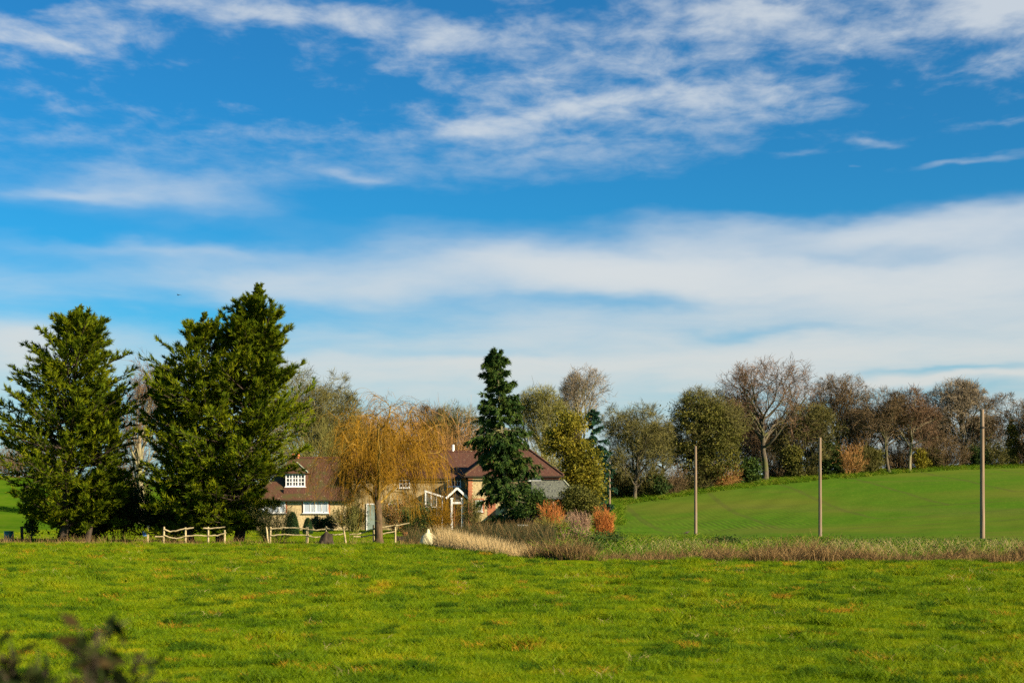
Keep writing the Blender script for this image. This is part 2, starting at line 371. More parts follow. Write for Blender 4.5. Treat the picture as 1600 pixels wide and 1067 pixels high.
# ------------------------------------------------------------------ terrain
CTRL = np.array([(x, y, 0.0) for x in (-70, -25, 0, 25, 70) for y in (-30, 0, 30, 55)] +
    [(-60, 72, -.05), (-30, 70, -.05), (-30, 82, -.3), (-12, 82, -.3), (-4, 90, -.35), (-60, 90, -.2), (-25, 110, -.3), (-8, 115, -.3), (-25, 140, -.3), (0, 135, -.3), (6, 120, -.4),
     (29.1, 88, -.16), (25.1, 116, -.50), (16.7, 130, -.60), (45, 88, 0.0), (60, 88, .5), (70, 130, 2.2), (50, 130, .8), (12, 95, -.4),
     (75.6, 210, 7.9), (62, 206, 7.4), (43, 200, 5.9), (31.6, 195, 4.8), (24.5, 190, 3.9), (13.3, 185, 2.4), (0, 185, 1.2), (-30, 185, 1.5), (-72, 200, 5.3), (-50, 190, 3.0), (-72, 150, 1.8), (110, 215, 9.5), (100, 130, 3.5), (-110, 200, 6.5)], float)
def tps_fit(C):
    P = C[:, :2] / 50; n = len(P)
    r2 = ((P[:, None] - P[None]) ** 2).sum(-1); K = r2 * np.log(r2 + 1e-12) * .5
    A = np.zeros((n + 3, n + 3)); A[:n, :n] = K + np.eye(n) * .02; A[:n, n] = 1; A[:n, n + 1:] = P; A[n:, :n] = A[:n, n:].T
    return np.linalg.solve(A, np.concatenate([C[:, 2], np.zeros(3)]))
TPS = tps_fit(CTRL)
DITCH = np.array([(-4.8, 82), (-2.3, 68), (0.1, 57), (1.8, 49.5), (6, 46.6), (20, 46.4), (40, 47), (95, 48)], float)
def ditch_dist(x, y):
    best = np.full(np.shape(x), 1e9)
    for a, b in zip(DITCH[:-1], DITCH[1:]):
        d = b - a; t = np.clip(((x - a[0]) * d[0] + (y - a[1]) * d[1]) / (d @ d), 0, 1)
        best = np.minimum(best, np.hypot(x - a[0] - t * d[0], y - a[1] - t * d[1]))
    return best
def height(x, y):
    x, y = np.asarray(x, float), np.asarray(y, float)
    xx, yy = np.clip(x, -115, 115), np.clip(y, -30, 218)
    P = np.stack([xx, yy], -1) / 50; z = TPS[-3] + TPS[-2] * P[..., 0] + TPS[-1] * P[..., 1]
    for i, c in enumerate(CTRL[:, :2] / 50):
        r2 = (P[..., 0] - c[0]) ** 2 + (P[..., 1] - c[1]) ** 2
        z = z + TPS[i] * r2 * np.log(r2 + 1e-12) * .5
    z = z + .05 * (np.sin(x * .9 + 1.3 * np.sin(y * .37)) * np.sin(y * .8 + .7 * np.sin(x * .5))) + .03 * np.sin(x * 2.3 + y * 1.1) * np.sin(y * 2.6 - x * .7)
    return z - .75 * np.exp(-(ditch_dist(x, y) / .9) ** 2)
def gx(px, d): return (px - CX) / F_PX * d
def gpt(px, d):
    x = gx(px, d); return np.array((x, d, float(height(x, d))))
def zrow(py, d): return EYE + (HY - py) / F_PX * d

CROP_EDGE = np.array([(9.5, 96), (9.0, 128), (11, 165), (13.0, 184), (24.5, 190), (31.6, 195), (43, 200), (62, 206), (75.6, 210), (130, 214), (130, 84), (60, 80), (29, 80), (20, 82)], float)
def inside(poly, x, y):
    r = np.zeros(np.shape(x), bool); n = len(poly)
    for i in range(n):
        (x0, y0), (x1, y1) = poly[i], poly[(i + 1) % n]
        if y0 != y1: r ^= ((y0 > y) != (y1 > y)) & (x < (x1 - x0) * (y - y0) / (y1 - y0) + x0)
    return r
def build_ground():
    def axis(stops):
        out = [stops[0][0]]
        for (a, _), (b, st) in zip(stops[:-1], stops[1:]): out += list(np.linspace(a, b, max(1, int(round((b - a) / st))) + 1)[1:])
        return np.array(out)
    xs = axis([(-1500, 0), (-400, 100), (-130, 10), (-45, 2), (45, .75), (130, 2), (400, 10), (1500, 100)])
    ys = axis([(-200, 0), (-20, 20), (8, 2), (85, .7), (220, 1.5), (400, 10), (2500, 150)])
    X, Y = np.meshgrid(xs, ys); Z = height(X, Y); nx, ny = len(xs), len(ys)
    V = np.stack([X, Y, Z], -1).reshape(-1, 3)
    i = (np.arange(ny - 1)[:, None] * nx + np.arange(nx - 1)[None]).ravel()
    Fq = np.stack([i, i + 1, i + nx + 1, i + nx], -1)
    c = V[Fq].mean(1)
    is_crop = inside(CROP_EDGE, c[:, 0], c[:, 1])
    is_lawn = ~is_crop & (c[:, 1] > 71) & (c[:, 0] < 5)
    for nm, mk, m in (('pasture_ground', ~is_crop & ~is_lawn, 'ground'), ('garden_lawn', is_lawn, 'lawn'), ('crop_field', is_crop, 'crop')):
        f = Fq[mk]; u, inv = np.unique(f, return_inverse=True)
        tag(obj(nm, [(V[u], inv.reshape(-1, 4))], M[m], smooth=True), kind='structure')
build_ground()

# ------------------------------------------------------------------ plant growing (all vectorised)
def unit(v): return v / np.maximum(np.linalg.norm(v, axis=-1, keepdims=True), 1e-9)
def grow(P, D, L, n, wander, trop, rng):
    pts = np.empty((len(P), n + 1, 3)); pts[:, 0] = P; d = unit(D); trop = np.asarray(trop, float)
    for i in range(n):
        d = unit(d + rng.normal(0, wander, d.shape) + trop)
        pts[:, i + 1] = pts[:, i] + d * (L / n)[:, None]
    return pts
def sprout(pts, k, t0, t1, a0, a1, rng, flat=0.0):
    """k shoots along each line: start, direction, position along the parent, parent index"""
    n, m = pts.shape[0], pts.shape[1] - 1
    t = t0 + (t1 - t0) * (np.arange(k)[None] + rng.random((n, k))) / k
    s = np.clip(t * m, 0, m - 1e-6); i = s.astype(int); f = (s - i)[..., None]
    idx = np.arange(n)[:, None]
    a, b = pts[idx, i], pts[idx, i + 1]
    d = unit(b - a); P = a + (b - a) * f
    r = rng.normal(0, 1, d.shape); r[..., 2] *= (1 - flat)
    perp = unit(r - (r * d).sum(-1, keepdims=True) * d)
    ang = np.radians(a0 + (a1 - a0) * rng.random((n, k)))[..., None]
    return P.reshape(-1, 3), (np.cos(ang) * d + np.sin(ang) * perp).reshape(-1, 3), t.ravel(), np.repeat(np.arange(n), k)
def tubes(pts, r0, r1, sides, rng=None):
    """sides = 2 gives narrow strips"""
    n, m = pts.shape[:2]
    if n == 0: return np.zeros((0, 3)), np.zeros((0, 4), int)
    t = unit(np.gradient(pts, axis=1))
    ref = np.where(np.abs(t[..., 2:3]) < .9, np.array((0, 0, 1.)), np.array((1., 0, 0)))
    if rng is not None: ref = np.broadcast_to(unit(rng.normal(0, 1, (n, 1, 3))), t.shape)
    u = unit(np.cross(t, ref)); v = np.cross(t, u)
    r = (np.asarray(r0, float).reshape(-1, 1) * (1 - np.linspace(0, 1, m)) + np.asarray(r1, float).reshape(-1, 1) * np.linspace(0, 1, m))
    a = np.arange(sides) * 2 * np.pi / sides
    ring = pts[:, :, None] + r[..., None, None] * (np.cos(a)[:, None] * u[:, :, None] + np.sin(a)[:, None] * v[:, :, None])
    V = ring.reshape(-1, 3)
    b = (np.arange(n)[:, None, None] * m + np.arange(m - 1)[None, :, None]) * sides
    k = np.arange(1 if sides == 2 else sides)[None, None]
    k2 = (k + 1) % sides
    Fq = np.stack([b + k, b + k2, b + sides + k2, b + sides + k], -1).reshape(-1, 4)
    return V, Fq
def fans(P, D, k, spread, ln, wd, rng, up=(0, 0, 1), droop=0.0, sc=None):
    """k narrow leaflets from each point, spread like a hand in a plane"""
    n = len(P); d = unit(D)
    nrm = unit(np.asarray(up, float) + rng.normal(0, .55, (n, 3)))
    s = unit(np.cross(d, nrm))
    a = np.radians(np.linspace(-spread, spread, k))[None] + rng.normal(0, .15, (n, k))
    dd = unit(np.cos(a)[..., None] * d[:, None] + np.sin(a)[..., None] * s[:, None] + np.array((0, 0, -droop)))
    sc = np.ones(n) if sc is None else sc
    L = ln * (0.6 + .6 * rng.random((n, k))) * np.cos(a * .6) * sc[:, None]
    w = unit(np.cross(dd, nrm[:, None] + rng.normal(0, .4, (n, k, 3)))) * (wd * .5 * np.sqrt(sc))[:, None, None]
    p = P[:, None] + dd * (L * .08)[..., None]
    V = np.stack([p + w, p + dd * L[..., None], p - w], 2).reshape(-1, 3)
    return V, np.arange(n * k * 3).reshape(-1, 3)
def leaves(P, size, rng, bias=None):
    n = len(P)
    nrm = unit(rng.normal(0, 1, (n, 3)) + (0 if bias is None else bias))
    a = unit(np.cross(nrm, rng.normal(0, 1, (n, 3)))); b = np.cross(nrm, a)
    s = (size * (.6 + .8 * rng.random(n)))[:, None]
    V = np.stack([P - a * s, P + b * s * .45, P + a * s, P - b * s * .45], 1).reshape(-1, 3)
    return V, np.arange(n * 4).reshape(-1, 4)
def reach(P, D, c, r):
    """distance from P along D to the ellipsoid (c, r)"""
    q, d = (P - c) / r, D / r
    A = (d * d).sum(-1); B = (q * d).sum(-1); C = (q * q).sum(-1) - 1
    return np.maximum(0.05, (-B + np.sqrt(np.maximum(B * B - A * C, 0))) / A)

def bare_tree(name, label, px, d, top, half_px, twig, bark_m='bark_grey', fork=.30, seed=0, dens=1.0, style='round', group=None, thick=1.0, lean=0.0, low=None, cat='tree', base_px=None):
    """winter tree: trunk, limbs, branches and a haze of twigs that fills its crown"""
    rng = np.random.default_rng(seed)
    g = gpt(base_px or px, d); s = F_PX / d
    H = zrow(top, d) - g[2]; hw = half_px / s
    cx = gx(px, d)
    zlow = g[2] + H * (fork * .55 if low is None else low)
    C = np.array((cx, d, (zlow + g[2] + H) / 2)); Rr = np.array((hw * 1.10, hw * 1.05, (g[2] + H - zlow) / 2))
    if style == 'oak': ang, wan, up = (42, 80), .20, .035
    elif style == 'upright': ang, wan, up = (16, 40), .07, .07
    else: ang, wan, up = (32, 70), .12, .035
    tl = H * (fork + (.28 if style == 'oak' else .42))
    tr = thick * H * .020
    root = g - np.array((0, 0, .15))
    trunk = grow(root[None], np.array([[(cx - g[0]) / H * .9 + lean, 0, 1.]]), np.array([tl]), 9, .035 if style != 'oak' else .07, (0, 0, .03), rng)
    k1 = {'oak': 13, 'upright': 13, 'round': 16}[style]
    P, D, t, pi = sprout(trunk, k1, fork / (tl / H), 1.0, *ang, rng)
    lead = rng.random(len(P)) < .3; D[lead] = unit(D[lead] + np.array((0, 0, .8)))
    L = np.minimum(reach(P, unit(D + np.array((0, 0, .12))), C, Rr) * (.74 + .28 * rng.random(len(P))), H * .7)
    l1 = grow(P, D, L, 8, wan, (0, 0, up), rng); r1 = tr * (.30 + .25 * (1 - t)) * np.clip(L / (H * .3), .5, 1.2)
    woods = [tubes(trunk, [tr * 1.15], [tr * .35], 9), tubes(l1, r1, r1 * .25, 6)]
    flare = grow(root[None], np.array([[0, 0, 1.]]), np.array([H * .05]), 2, 0, (0, 0, 0), rng)
    woods.append(tubes(flare, [tr * 1.7], [tr * 1.05], 9))
    P, D, t, pi = sprout(l1, 8, .22, 1.0, 25, 62, rng)
    L = np.minimum(reach(P, D, C, Rr) * .95, L[pi] * (.62 - .30 * t) * (.7 + .6 * rng.random(len(P))) + .3)
    l2 = grow(P, D, L, 6, wan * 1.1, (0, 0, up * 1.3), rng); r2 = np.maximum(r1[pi] * (.5 - .25 * t), .016 * d / 150)
    woods.append(tubes(l2, r2, r2 * .35, 4))
    P, D, t, pi = sprout(l2, 7, .2, 1.0, 25, 60, rng)
    L = np.minimum(np.maximum(reach(P, D, C, Rr), .25), L[pi] * (.60 - .28 * t) * (.7 + .6 * rng.random(len(P))) + .25)
    l3 = grow(P, D, L, 4, wan * 1.2, (0, 0, up * 1.3), rng); r3 = np.full(len(P), .011 * d / 150)
    fine = [tubes(l3, r3, r3 * .5, 2, rng)]
    k = max(5, int(round(5 * dens)))
    P, D, t, pi = sprout(l3, k, .15, 1.0, 22, 60, rng)
    L = L[pi] * (.55 - .2 * t) * (.7 + .6 * rng.random(len(P))) + .22
    keep = rng.random(len(P)) < 2600 * dens ** 1.1 / len(P)
    P, D, L = P[keep], D[keep], L[keep]
    l4 = grow(P, D, L, 1, wan * 1.3, (0, 0, up), rng)
    fine.append(tubes(l4, np.full(len(P), .0135 * d / 150), np.full(len(P), .006 * d / 150), 2, rng))
    k = 3
    P, D, t, pi = sprout(l4, k, .2, 1.0, 20, 55, rng)
    l5 = grow(P, D, L[pi] * .55 * (.6 + .8 * rng.random(len(P))) + .22, 1, 0, (0, 0, 0), rng)
    fine.append(tubes(l5, np.full(len(P), .0165 * d / 150), np.full(len(P), .005 * d / 150), 2, rng))
    e = empty(name, g, label, cat, group)
    obj('trunk', woods, M[bark_m], e, True)
    obj('crown', fine, M[twig], e)
    return e

def shrub(name, label, px, d, top, half_px, twig, seed=0, stems=26, dens=1.0, spread=.55, group=None, cat='shrub', leaf=None, leaf_n=0, leaf_size=.09, wob=.10, side=1.0):
    """many stems from the ground, twigs, and leaves if LEAF names a material"""
    rng = np.random.default_rng(seed); g = gpt(px, d); s = F_PX / d; hw = half_px / s; H = zrow(top, d) - g[2]
    a = rng.random(stems) * 2 * np.pi; rr = np.sqrt(rng.random(stems))
    P = np.stack([g[0] + np.cos(a) * rr * hw * .45, g[1] + np.sin(a) * rr * hw * .45, np.zeros(stems)], -1); P[:, 2] = height(P[:, 0], P[:, 1]) - .05
    D = np.stack([np.cos(a) * rr * hw * spread, np.sin(a) * rr * hw * spread, np.full(stems, H * .9)], -1)
    L = H * (1.02 - .42 * rr ** 2) * (.8 + .25 * rng.random(stems)); w = d / 150
    if side < 1: L = H * (.50 + .58 * rng.random(stems)) * (1 - .2 * rr ** 2)
    l1 = grow(P, D, L, 6, wob, (0, 0, .02), rng)
    out = [tubes(l1, np.full(stems, .020 * w + .006), np.full(stems, .006 * w), 4)]
    P, D, t, pi = sprout(l1, 14, .08, 1, 18, 52, rng)
    L2 = side * L[pi] * (.5 - .3 * t) * (.6 + .7 * rng.random(len(P))) + .1
    l2 = grow(P, D, L2, 3, wob * 1.3, (0, 0, .05), rng); out.append(tubes(l2, np.full(len(P), .010 * w + .002), np.full(len(P), .005 * w), 2, rng))
    P, D, t, pi = sprout(l2, max(2, int(7 * dens)), .1, 1, 20, 55, rng)
    q = rng.random(len(P)) < 3100 / len(P); P, D, t, pi = P[q], D[q], t[q], pi[q]
    l3 = grow(P, D, L2[pi] * (.5 - .2 * t) * (.6 + .8 * rng.random(len(P))) + .10, 1, 0, (0, 0, 0), rng); out.append(tubes(l3, np.full(len(P), .015 * w), np.full(len(P), .005 * w), 2, rng))
    e = empty(name, g, label, cat, group)
    obj('stems', out, M[twig], e)
    if leaf:
        tips = np.concatenate([l3[:, 1], l2[:, 2], l2[:, 3]]); q = tips[rng.integers(0, len(tips), leaf_n)] + rng.normal(0, .13, (leaf_n, 3))
        q[:, 2] = np.maximum(q[:, 2], g[2] + .02)
        obj('foliage', [leaves(q, np.full(leaf_n, leaf_size), rng)], M[leaf], e)
    return e

def leafy(name, label, px, d, lobes, leaf, bark_m, seed=0, n=26000, size=.13, group=None, cat='tree', base_px=None, clump=.55, hollow=.55):
    """evergreen or ivy-clad crown: LOBES are (column, row, half width, half height[, depth offset]) ellipsoids filled with leaf clumps on real boughs"""
    rng = np.random.default_rng(seed); g = gpt(base_px or px, d); s = F_PX / d
    lob = np.array([(gx(l[0], d), d + (l[4] if len(l) > 4 else 0), zrow(l[1], d), l[2] / s, l[3] / s) for l in lobes])
    top = lob[:, 2].max()
    trunk = grow((g - np.array((0, 0, .1)))[None], np.array([[0, 0, 1.]]), np.array([(top - g[2]) * .95]), 8, .05, (0, 0, .02), rng)
    woods = [tubes(trunk, [max(.06, (top - g[2]) * .022)], [.03], 7)]
    vol = lob[:, 3] ** 2 * lob[:, 4]; ncl = int(n / 42); which = rng.choice(len(lob), ncl, p=vol / vol.sum())
    dv = unit(rng.normal(0, 1, (ncl, 3))); rad = hollow + (1 - hollow) * rng.random(ncl) ** .6
    bump = 1 + .18 * np.sin(dv[:, 0] * 5 + which) * np.sin(dv[:, 2] * 6 + which * 2) + rng.normal(0, .06, ncl)
    Cc = lob[which, :3] + dv * np.stack([lob[which, 3], lob[which, 3] * .9, lob[which, 4]], -1) * (rad * bump)[:, None]
    Cc[:, 2] = np.maximum(Cc[:, 2], g[2] + .15)
    tz = np.clip((Cc[:, 2] - g[2]) / (top - g[2]) - .22, .03, .93); j = np.minimum((tz * 8).astype(int), 7); o = trunk[0, j]
    fr = np.linspace(0, 1, 5)[None, :, None]
    bough = o[:, None] * (1 - fr) + Cc[:, None] * fr; bough[:, 1:4] += rng.normal(0, .12, (ncl, 3, 3)); bough[:, 1:4, 2] -= .1
    woods.append(tubes(bough, np.full(ncl, .020 * d / 120 + .005), np.full(ncl, .006), 3))
    per = rng.integers(0, ncl, n); csz = clump * (.5 + .9 * rng.random(ncl))
    Q = Cc[per] + rng.normal(0, 1, (n, 3)) * (csz[per] * .42)[:, None] * np.array((1.15, 1.15, .75))
    Q[:, 2] = np.maximum(Q[:, 2], g[2] + .03)
    e = empty(name, g, label, cat, group)
    obj('trunk', woods, M[bark_m], e, True)
    obj('crown', [leaves(Q, np.full(n, size), rng, np.array((0, 0, .5)))], M[leaf], e)
    return e

# ------------------------------------------------------------------ the two big cypresses and the spruce
def cypress(name, label, d, base_px, leaders, seed, group):
    rng = np.random.default_rng(seed); g = gpt(base_px, d); s = F_PX / d
    woods, green = [], []
    for (bpx, tpx, top, nb, prof) in leaders:
        nb = int(nb * .98)
        b0 = gpt(bpx, d) - np.array((0, 0, .1)); tip = np.array((gx(tpx, d), d + rng.normal(0, .3), zrow(top, d))); Hh = tip[2] - b0[2]
        fr = np.linspace(0, 1, 13)[:, None]
        tr = b0 * (1 - fr) + tip * fr; tr[:, 0] = b0[0] + (tip[0] - b0[0]) * fr[:, 0] ** .8; tr[1:-1] += rng.normal(0, .05, (11, 3))
        woods.append(tubes(tr[None], [.022 * Hh], [.02], 8))
        # profile: (row, half width in px to left, to right)
        pr = np.array(prof, float); zz = zrow(pr[:, 0], d)
        t = np.sort(rng.random(nb)) ** .9
        t = .06 + .93 * t; si = np.minimum((t * 12).astype(int), 11); f = (t * 12 - si)[:, None]
        P = tr[si] * (1 - f) + tr[si + 1] * f
        az = rng.random(nb) * 2 * np.pi
        up = np.interp(t, [0, .3, .7, 1.0], [.02, .18, .42, 1.1]) + rng.normal(0, .14, nb)
        out = np.stack([np.cos(az), np.sin(az), up], -1)
        # length: reach the outline at the height where the tip ends
        ztip = P[:, 2] + np.interp(t, [0, .5, 1], [.4, 1.1, .45])
        o = np.argsort(zz); left = np.interp(ztip, zz[o], pr[o, 1]) / s; right = np.interp(ztip, zz[o], pr[o, 2]) / s
        w = np.where(np.cos(az) > 0, right, left); depth = (left + right) / 2
        rad = 1.16 / np.sqrt((np.cos(az) / np.maximum(w, .08)) ** 2 + (np.sin(az) / np.maximum(depth, .08)) ** 2)
        lump = 1 + .22 * np.sin(az * 3 + t * 9) * np.sin(t * 23 + az)
        L = np.maximum(rad * (.66 + .52 * rng.random(nb)) * lump, .22)
        L = L * np.sqrt(1 + np.clip(up, 0, 1.1) ** 2) * np.where(rng.random(nb) < .12, 1.22, 1.0)
        l1 = grow(P, out, L, 7, .06, (0, 0, .035), rng)
        woods.append(tubes(l1, .012 + .011 * L, np.full(nb, .008), 4))
        P2, D2, t2, pi = sprout(l1, 15, .14, 1.0, 25, 52, rng, .35)
        L2 = np.maximum(L[pi] * (.38 - .33 * t2) * (.65 + .6 * rng.random(len(P2))), .16)
        l2 = grow(P2, D2, L2, 4, .09, (0, 0, .07), rng)
        woods.append(tubes(l2[:, ::4], np.full(len(P2), .010), np.full(len(P2), .005), 2, rng))
        P3, D3, t3, pj = sprout(l2, 6, .12, 1.0, 8, 42, rng, .5); fs = np.clip(L / 1.5, .35, 1.0)
        green.append(fans(P3, D3 + np.array((0, 0, .22)), 5, 32, .31, .056, rng, sc=fs[pi][pj]))
        # the outer ends of the boughs
        P4, D4, t4, pk = sprout(l1, 9, .62, 1.0, 8, 38, rng, .4)
        green.append(fans(P4, D4 + np.array((0, 0, .3)), 5, 26, .33, .052, rng, sc=fs[pk]))
        # leading shoot
        lt = tr[None, -4:]
        P5, D5, _, _ = sprout(lt, 26, 0, 1.0, 15, 45, rng)
        green.append(fans(P5, D5 + np.array((0, 0, .5)), 4, 24, .13, .03, rng))
    e = empty(name, g, label, 'tree', group)
    obj('trunk', woods, M['bark_dark'], e, True)
    obj('crown', green, M['cypress'], e)
cypress('cypress_tree', 'broad dark green conifer at the far left edge of the pasture', 80, 98,
    [(98, 122, 483, 300, [(483, 3, 3), (505, 22, 22), (540, 45, 50), (575, 68, 62), (620, 100, 72), (680, 115, 85), (740, 112, 92), (790, 70, 85), (830, 30, 60)]),
     (135, 168, 600, 110, [(600, 4, 6), (640, 24, 26), (700, 38, 42), (760, 42, 52), (815, 34, 44)])], 11, 'tall conifers on the left')
cypress('cypress_tree', 'tallest dark green conifer, with several leaders, left of the tiled cottage', 80, 368,
    [(372, 404, 449, 330, [(449, 3, 3), (480, 24, 28), (520, 44, 46), (560, 70, 44), (600, 92, 66), (640, 105, 78), (690, 125, 96), (740, 125, 66), (790, 115, 42), (825, 60, 36)]),
     (345, 318, 494, 170, [(494, 4, 5), (520, 30, 28), (560, 66, 50), (620, 82, 70), (690, 92, 80), (760, 98, 82), (810, 70, 60)]),
     (300, 258, 566, 130, [(566, 4, 5), (600, 26, 28), (650, 40, 50), (710, 54, 60), (770, 55, 70), (815, 44, 60)])], 23, 'tall conifers on the left')

def spruce(name, label, px_base, px_top, d, top, prof, seed, m='spruce', nb=190, cat='tree', droop=.35):
    rng = np.random.default_rng(seed); g = gpt(px_base, d); s = F_PX / d
    tip = np.array((gx(px_top, d), d, zrow(top, d))); fr = np.linspace(0, 1, 11)[:, None]
    tr = (g - np.array((0, 0, .1))) * (1 - fr) + tip * fr; tr[1:-1, :2] += rng.normal(0, .05, (9, 2)); Hh = tip[2] - g[2]
    woods = [tubes(tr[None], [.017 * Hh], [.02], 8)]
    pr = np.array(prof, float); zz = zrow(pr[:, 0], d); o = np.argsort(zz)
    t = .05 + .94 * np.sort(rng.random(nb)); si = np.minimum((t * 10).astype(int), 9); f = (t * 10 - si)[:, None]
    P = tr[si] * (1 - f) + tr[si + 1] * f; az = rng.random(nb) * 2 * np.pi
    left, right = np.interp(P[:, 2], zz[o], pr[o, 1]) / s, np.interp(P[:, 2], zz[o], pr[o, 2]) / s
    w = np.where(np.cos(az) > 0, right, left); dp = (left + right) / 2
    L = np.maximum((1 / np.sqrt((np.cos(az) / np.maximum(w, .1)) ** 2 + (np.sin(az) / np.maximum(dp, .1)) ** 2)) * (.78 + .62 * rng.random(nb)), .2)
    D = np.stack([np.cos(az), np.sin(az), np.interp(t, [0, .7, 1], [-.05, .1, .9])], -1)
    l1 = grow(P, D, L, 6, .07, (0, 0, -.07), rng); l1[:, 5:, 2] += (.05 * L)[:, None]
    woods.append(tubes(l1, .010 + .012 * L, np.full(nb, .008), 4))
    P2, D2, t2, pi = sprout(l1, 12, .12, 1, 30, 65, rng, .6)
    L2 = np.maximum(L[pi] * (.38 - .22 * t2) * (.6 + .7 * rng.random(len(P2))), .15)
    l2 = grow(P2, D2 + np.array((0, 0, -droop)), L2, 3, .1, (0, 0, -droop * .5), rng); woods.append(tubes(l2, np.full(len(P2), .010), np.full(len(P2), .005), 2, rng))
    P3, D3, t3, _ = sprout(l2, 5, .05, 1, 10, 45, rng)
    G1 = fans(P3, D3 + np.array((0, 0, -droop)), 6, 42, .34, .085, rng, droop=droop * .5)
    P4, D4, _, _ = sprout(l1, 8, .5, 1.0, 8, 40, rng)
    G2 = fans(P4, D4, 6, 40, .36, .08, rng, droop=droop * .6)
    P5, D5, _, _ = sprout(tr[None, -3:], 30, 0, 1, 30, 70, rng); G3 = fans(P5, D5, 4, 35, .26, .06, rng)
    e = empty(name, g, label, cat)
    obj('trunk', woods, M['bark_pale' if m == 'spruce' else 'bark_dark'], e, True); obj('crown', [G1, G2, G3], M[m], e)
spruce('spruce_tree', 'narrow drooping dark spruce standing in front of the farmhouse', 795, 775, 116, 549,
    [(549, 4, 5), (570, 15, 16), (585, 24, 20), (600, 16, 26), (640, 28, 34), (665, 36, 38), (690, 42, 38), (705, 36, 30), (715, 28, 44), (740, 30, 46), (770, 36, 46), (800, 42, 48), (812, 34, 44)], 5, nb=260)
spruce('conifer', 'small dark blue-green conifer below the pale bare tree behind the farmhouse', 930, 926, 168, 640,
    [(640, 5, 5), (665, 14, 14), (700, 24, 22), (740, 28, 26), (790, 26, 26)], 8, 'conifer_blue', 110)

# ------------------------------------------------------------------ golden weeping willow
def willow():
    rng = np.random.default_rng(31); d = 76.0; g = gpt(592, d); s = F_PX / d
    trunk = grow((g - np.array((0, 0, .1)))[None], np.array([[.01, 0, 1.]]), np.array([3.3]), 8, .03, (0, 0, .02), rng)
    woods = [tubes(trunk, [.23], [.17], 10), tubes(grow((g - np.array((0, 0, .1)))[None], np.array([[0, 0, 1.]]), np.array([.5]), 2, 0, (0, 0, 0), rng), [.36], [.22], 10)]
    tops = [(530, 722), (545, 690), (560, 660), (585, 642), (612, 634), (640, 648), (664, 672), (684, 704), (548, 745), (600, 660), (632, 690), (655, 715), (575, 700)]
    l1 = []
    for i, (qx, qy) in enumerate(tops):
        a = trunk[0, rng.integers(5, 9)]; b = np.array((gx(qx, d), d + rng.normal(0, 1.7), zrow(qy, d)))
        f = np.linspace(0, 1, 10)[:, None]; c = a * (1 - f) + b * f
        c[:, 2] += np.sin(f[:, 0] * np.pi) * (.35 if qy > 680 else .15) ; c[1:-1] += rng.normal(0, .10, (8, 3)); l1.append(c)
    l1 = np.array(l1); woods2 = [tubes(l1, np.full(len(l1), .085), np.full(len(l1), .022), 6)]
    P, D, t, pi = sprout(l1, 10, .2, 1, 25, 70, rng)
    L = .7 + 1.0 * rng.random(len(P))
    l2 = grow(P, D + np.array((0, 0, .35)), L, 6, .12, (0, 0, -.09), rng); woods2.append(tubes(l2, np.full(len(P), .026), np.full(len(P), .009), 4))
    P, D, t, pi = sprout(l2, 8, .1, 1, 20, 70, rng)
    l3 = grow(P, D, .35 + .6 * rng.random(len(P)), 4, .15, (0, 0, -.22), rng)
    fine = [tubes(l3, np.full(len(P), .010), np.full(len(P), .006), 3)]
    P, D, t, pi = sprout(l3, 4, .1, 1, 10, 60, rng)
    n = len(P); L = .5 + 1.7 * rng.random(n) ** 1.4
    # each hanging curtain ends at its own height
    edge = np.abs(P[:, 0] - gx(605, d)) / (85 / s)
    room = P[:, 2] - (g[2] + .35 + .55 * rng.random(n) + .9 * (1 - np.clip(edge, 0, 1)) )
    L = np.clip(np.minimum(L, room), .25, None)
    D = unit(D * .8 + np.array((0, 0, .15)))
    l4 = grow(P, D, L, 6, .07, (0, 0, -.45), rng)
    fine.append(tubes(l4, np.full(n, .0072), np.full(n, .0035), 2, rng))
    P, D, t, pi = sprout(l4[rng.random(n) < .55], 4, .1, .9, 15, 45, rng)
    l5 = grow(P, D, .15 + .3 * rng.random(len(P)), 2, .08, (0, 0, -.25), rng); fine.append(tubes(l5, np.full(len(P), .006), np.full(len(P), .003), 2, rng))
    e = empty('weeping_willow', g, 'golden orange weeping willow with bare hanging wands in front of the house', 'tree')
    obj('trunk', woods, M['bark_willow'], e, True); obj('limbs', woods2, M['limb_willow'], e, True); obj('hanging_wands', fine, M['willow'], e)
willow()

# ------------------------------------------------------------------ winter trees
BG = 'bare trees behind the house'
HG = 'trees along the far field edge'
bare_tree('poplar_tree', 'thin reddish bare tree rising between the two big conifers', 222, 150, 548, 34, 'twig_red', 'bark_pale', .18, 41, .7, 'upright', BG)
bare_tree('bare_tree', 'large rounded olive-brown bare tree behind the cottage roof', 478, 168, 562, 88, 'twig_olive', 'bark_pale', .10, 42, 2.6, 'round', BG, low=.0)
bare_tree('bare_tree', 'orange-brown bare tree showing above the willow', 598, 172, 622, 60, 'twig_orange', 'bark_grey', .12, 43, 1.6, 'round', BG, low=.0)
bare_tree('bare_tree', 'smaller greyish bare tree between the olive-brown tree and the willow', 545, 182, 612, 40, 'twig_olive', 'bark_grey', .12, 63, 1.3, 'round', BG, low=.05)
bare_tree('bare_tree', 'dull brown bare tree above the left half of the farmhouse ridge', 668, 176, 638, 54, 'twig_brown', 'bark_grey', .1, 44, 1.6, 'upright', BG, low=.03)
bare_tree('bare_tree', 'olive-brown bare tree directly left of the spruce', 716, 170, 630, 58, 'twig_olive', 'bark_grey', .1, 45, 1.7, 'round', BG, low=.03)
bare_tree('bare_tree', 'green-lichened tree with pale stems directly right of the spruce', 846, 160, 602, 50, 'twig_green', 'bark_pale', .22, 46, 1.3, 'upright', BG, low=.08)
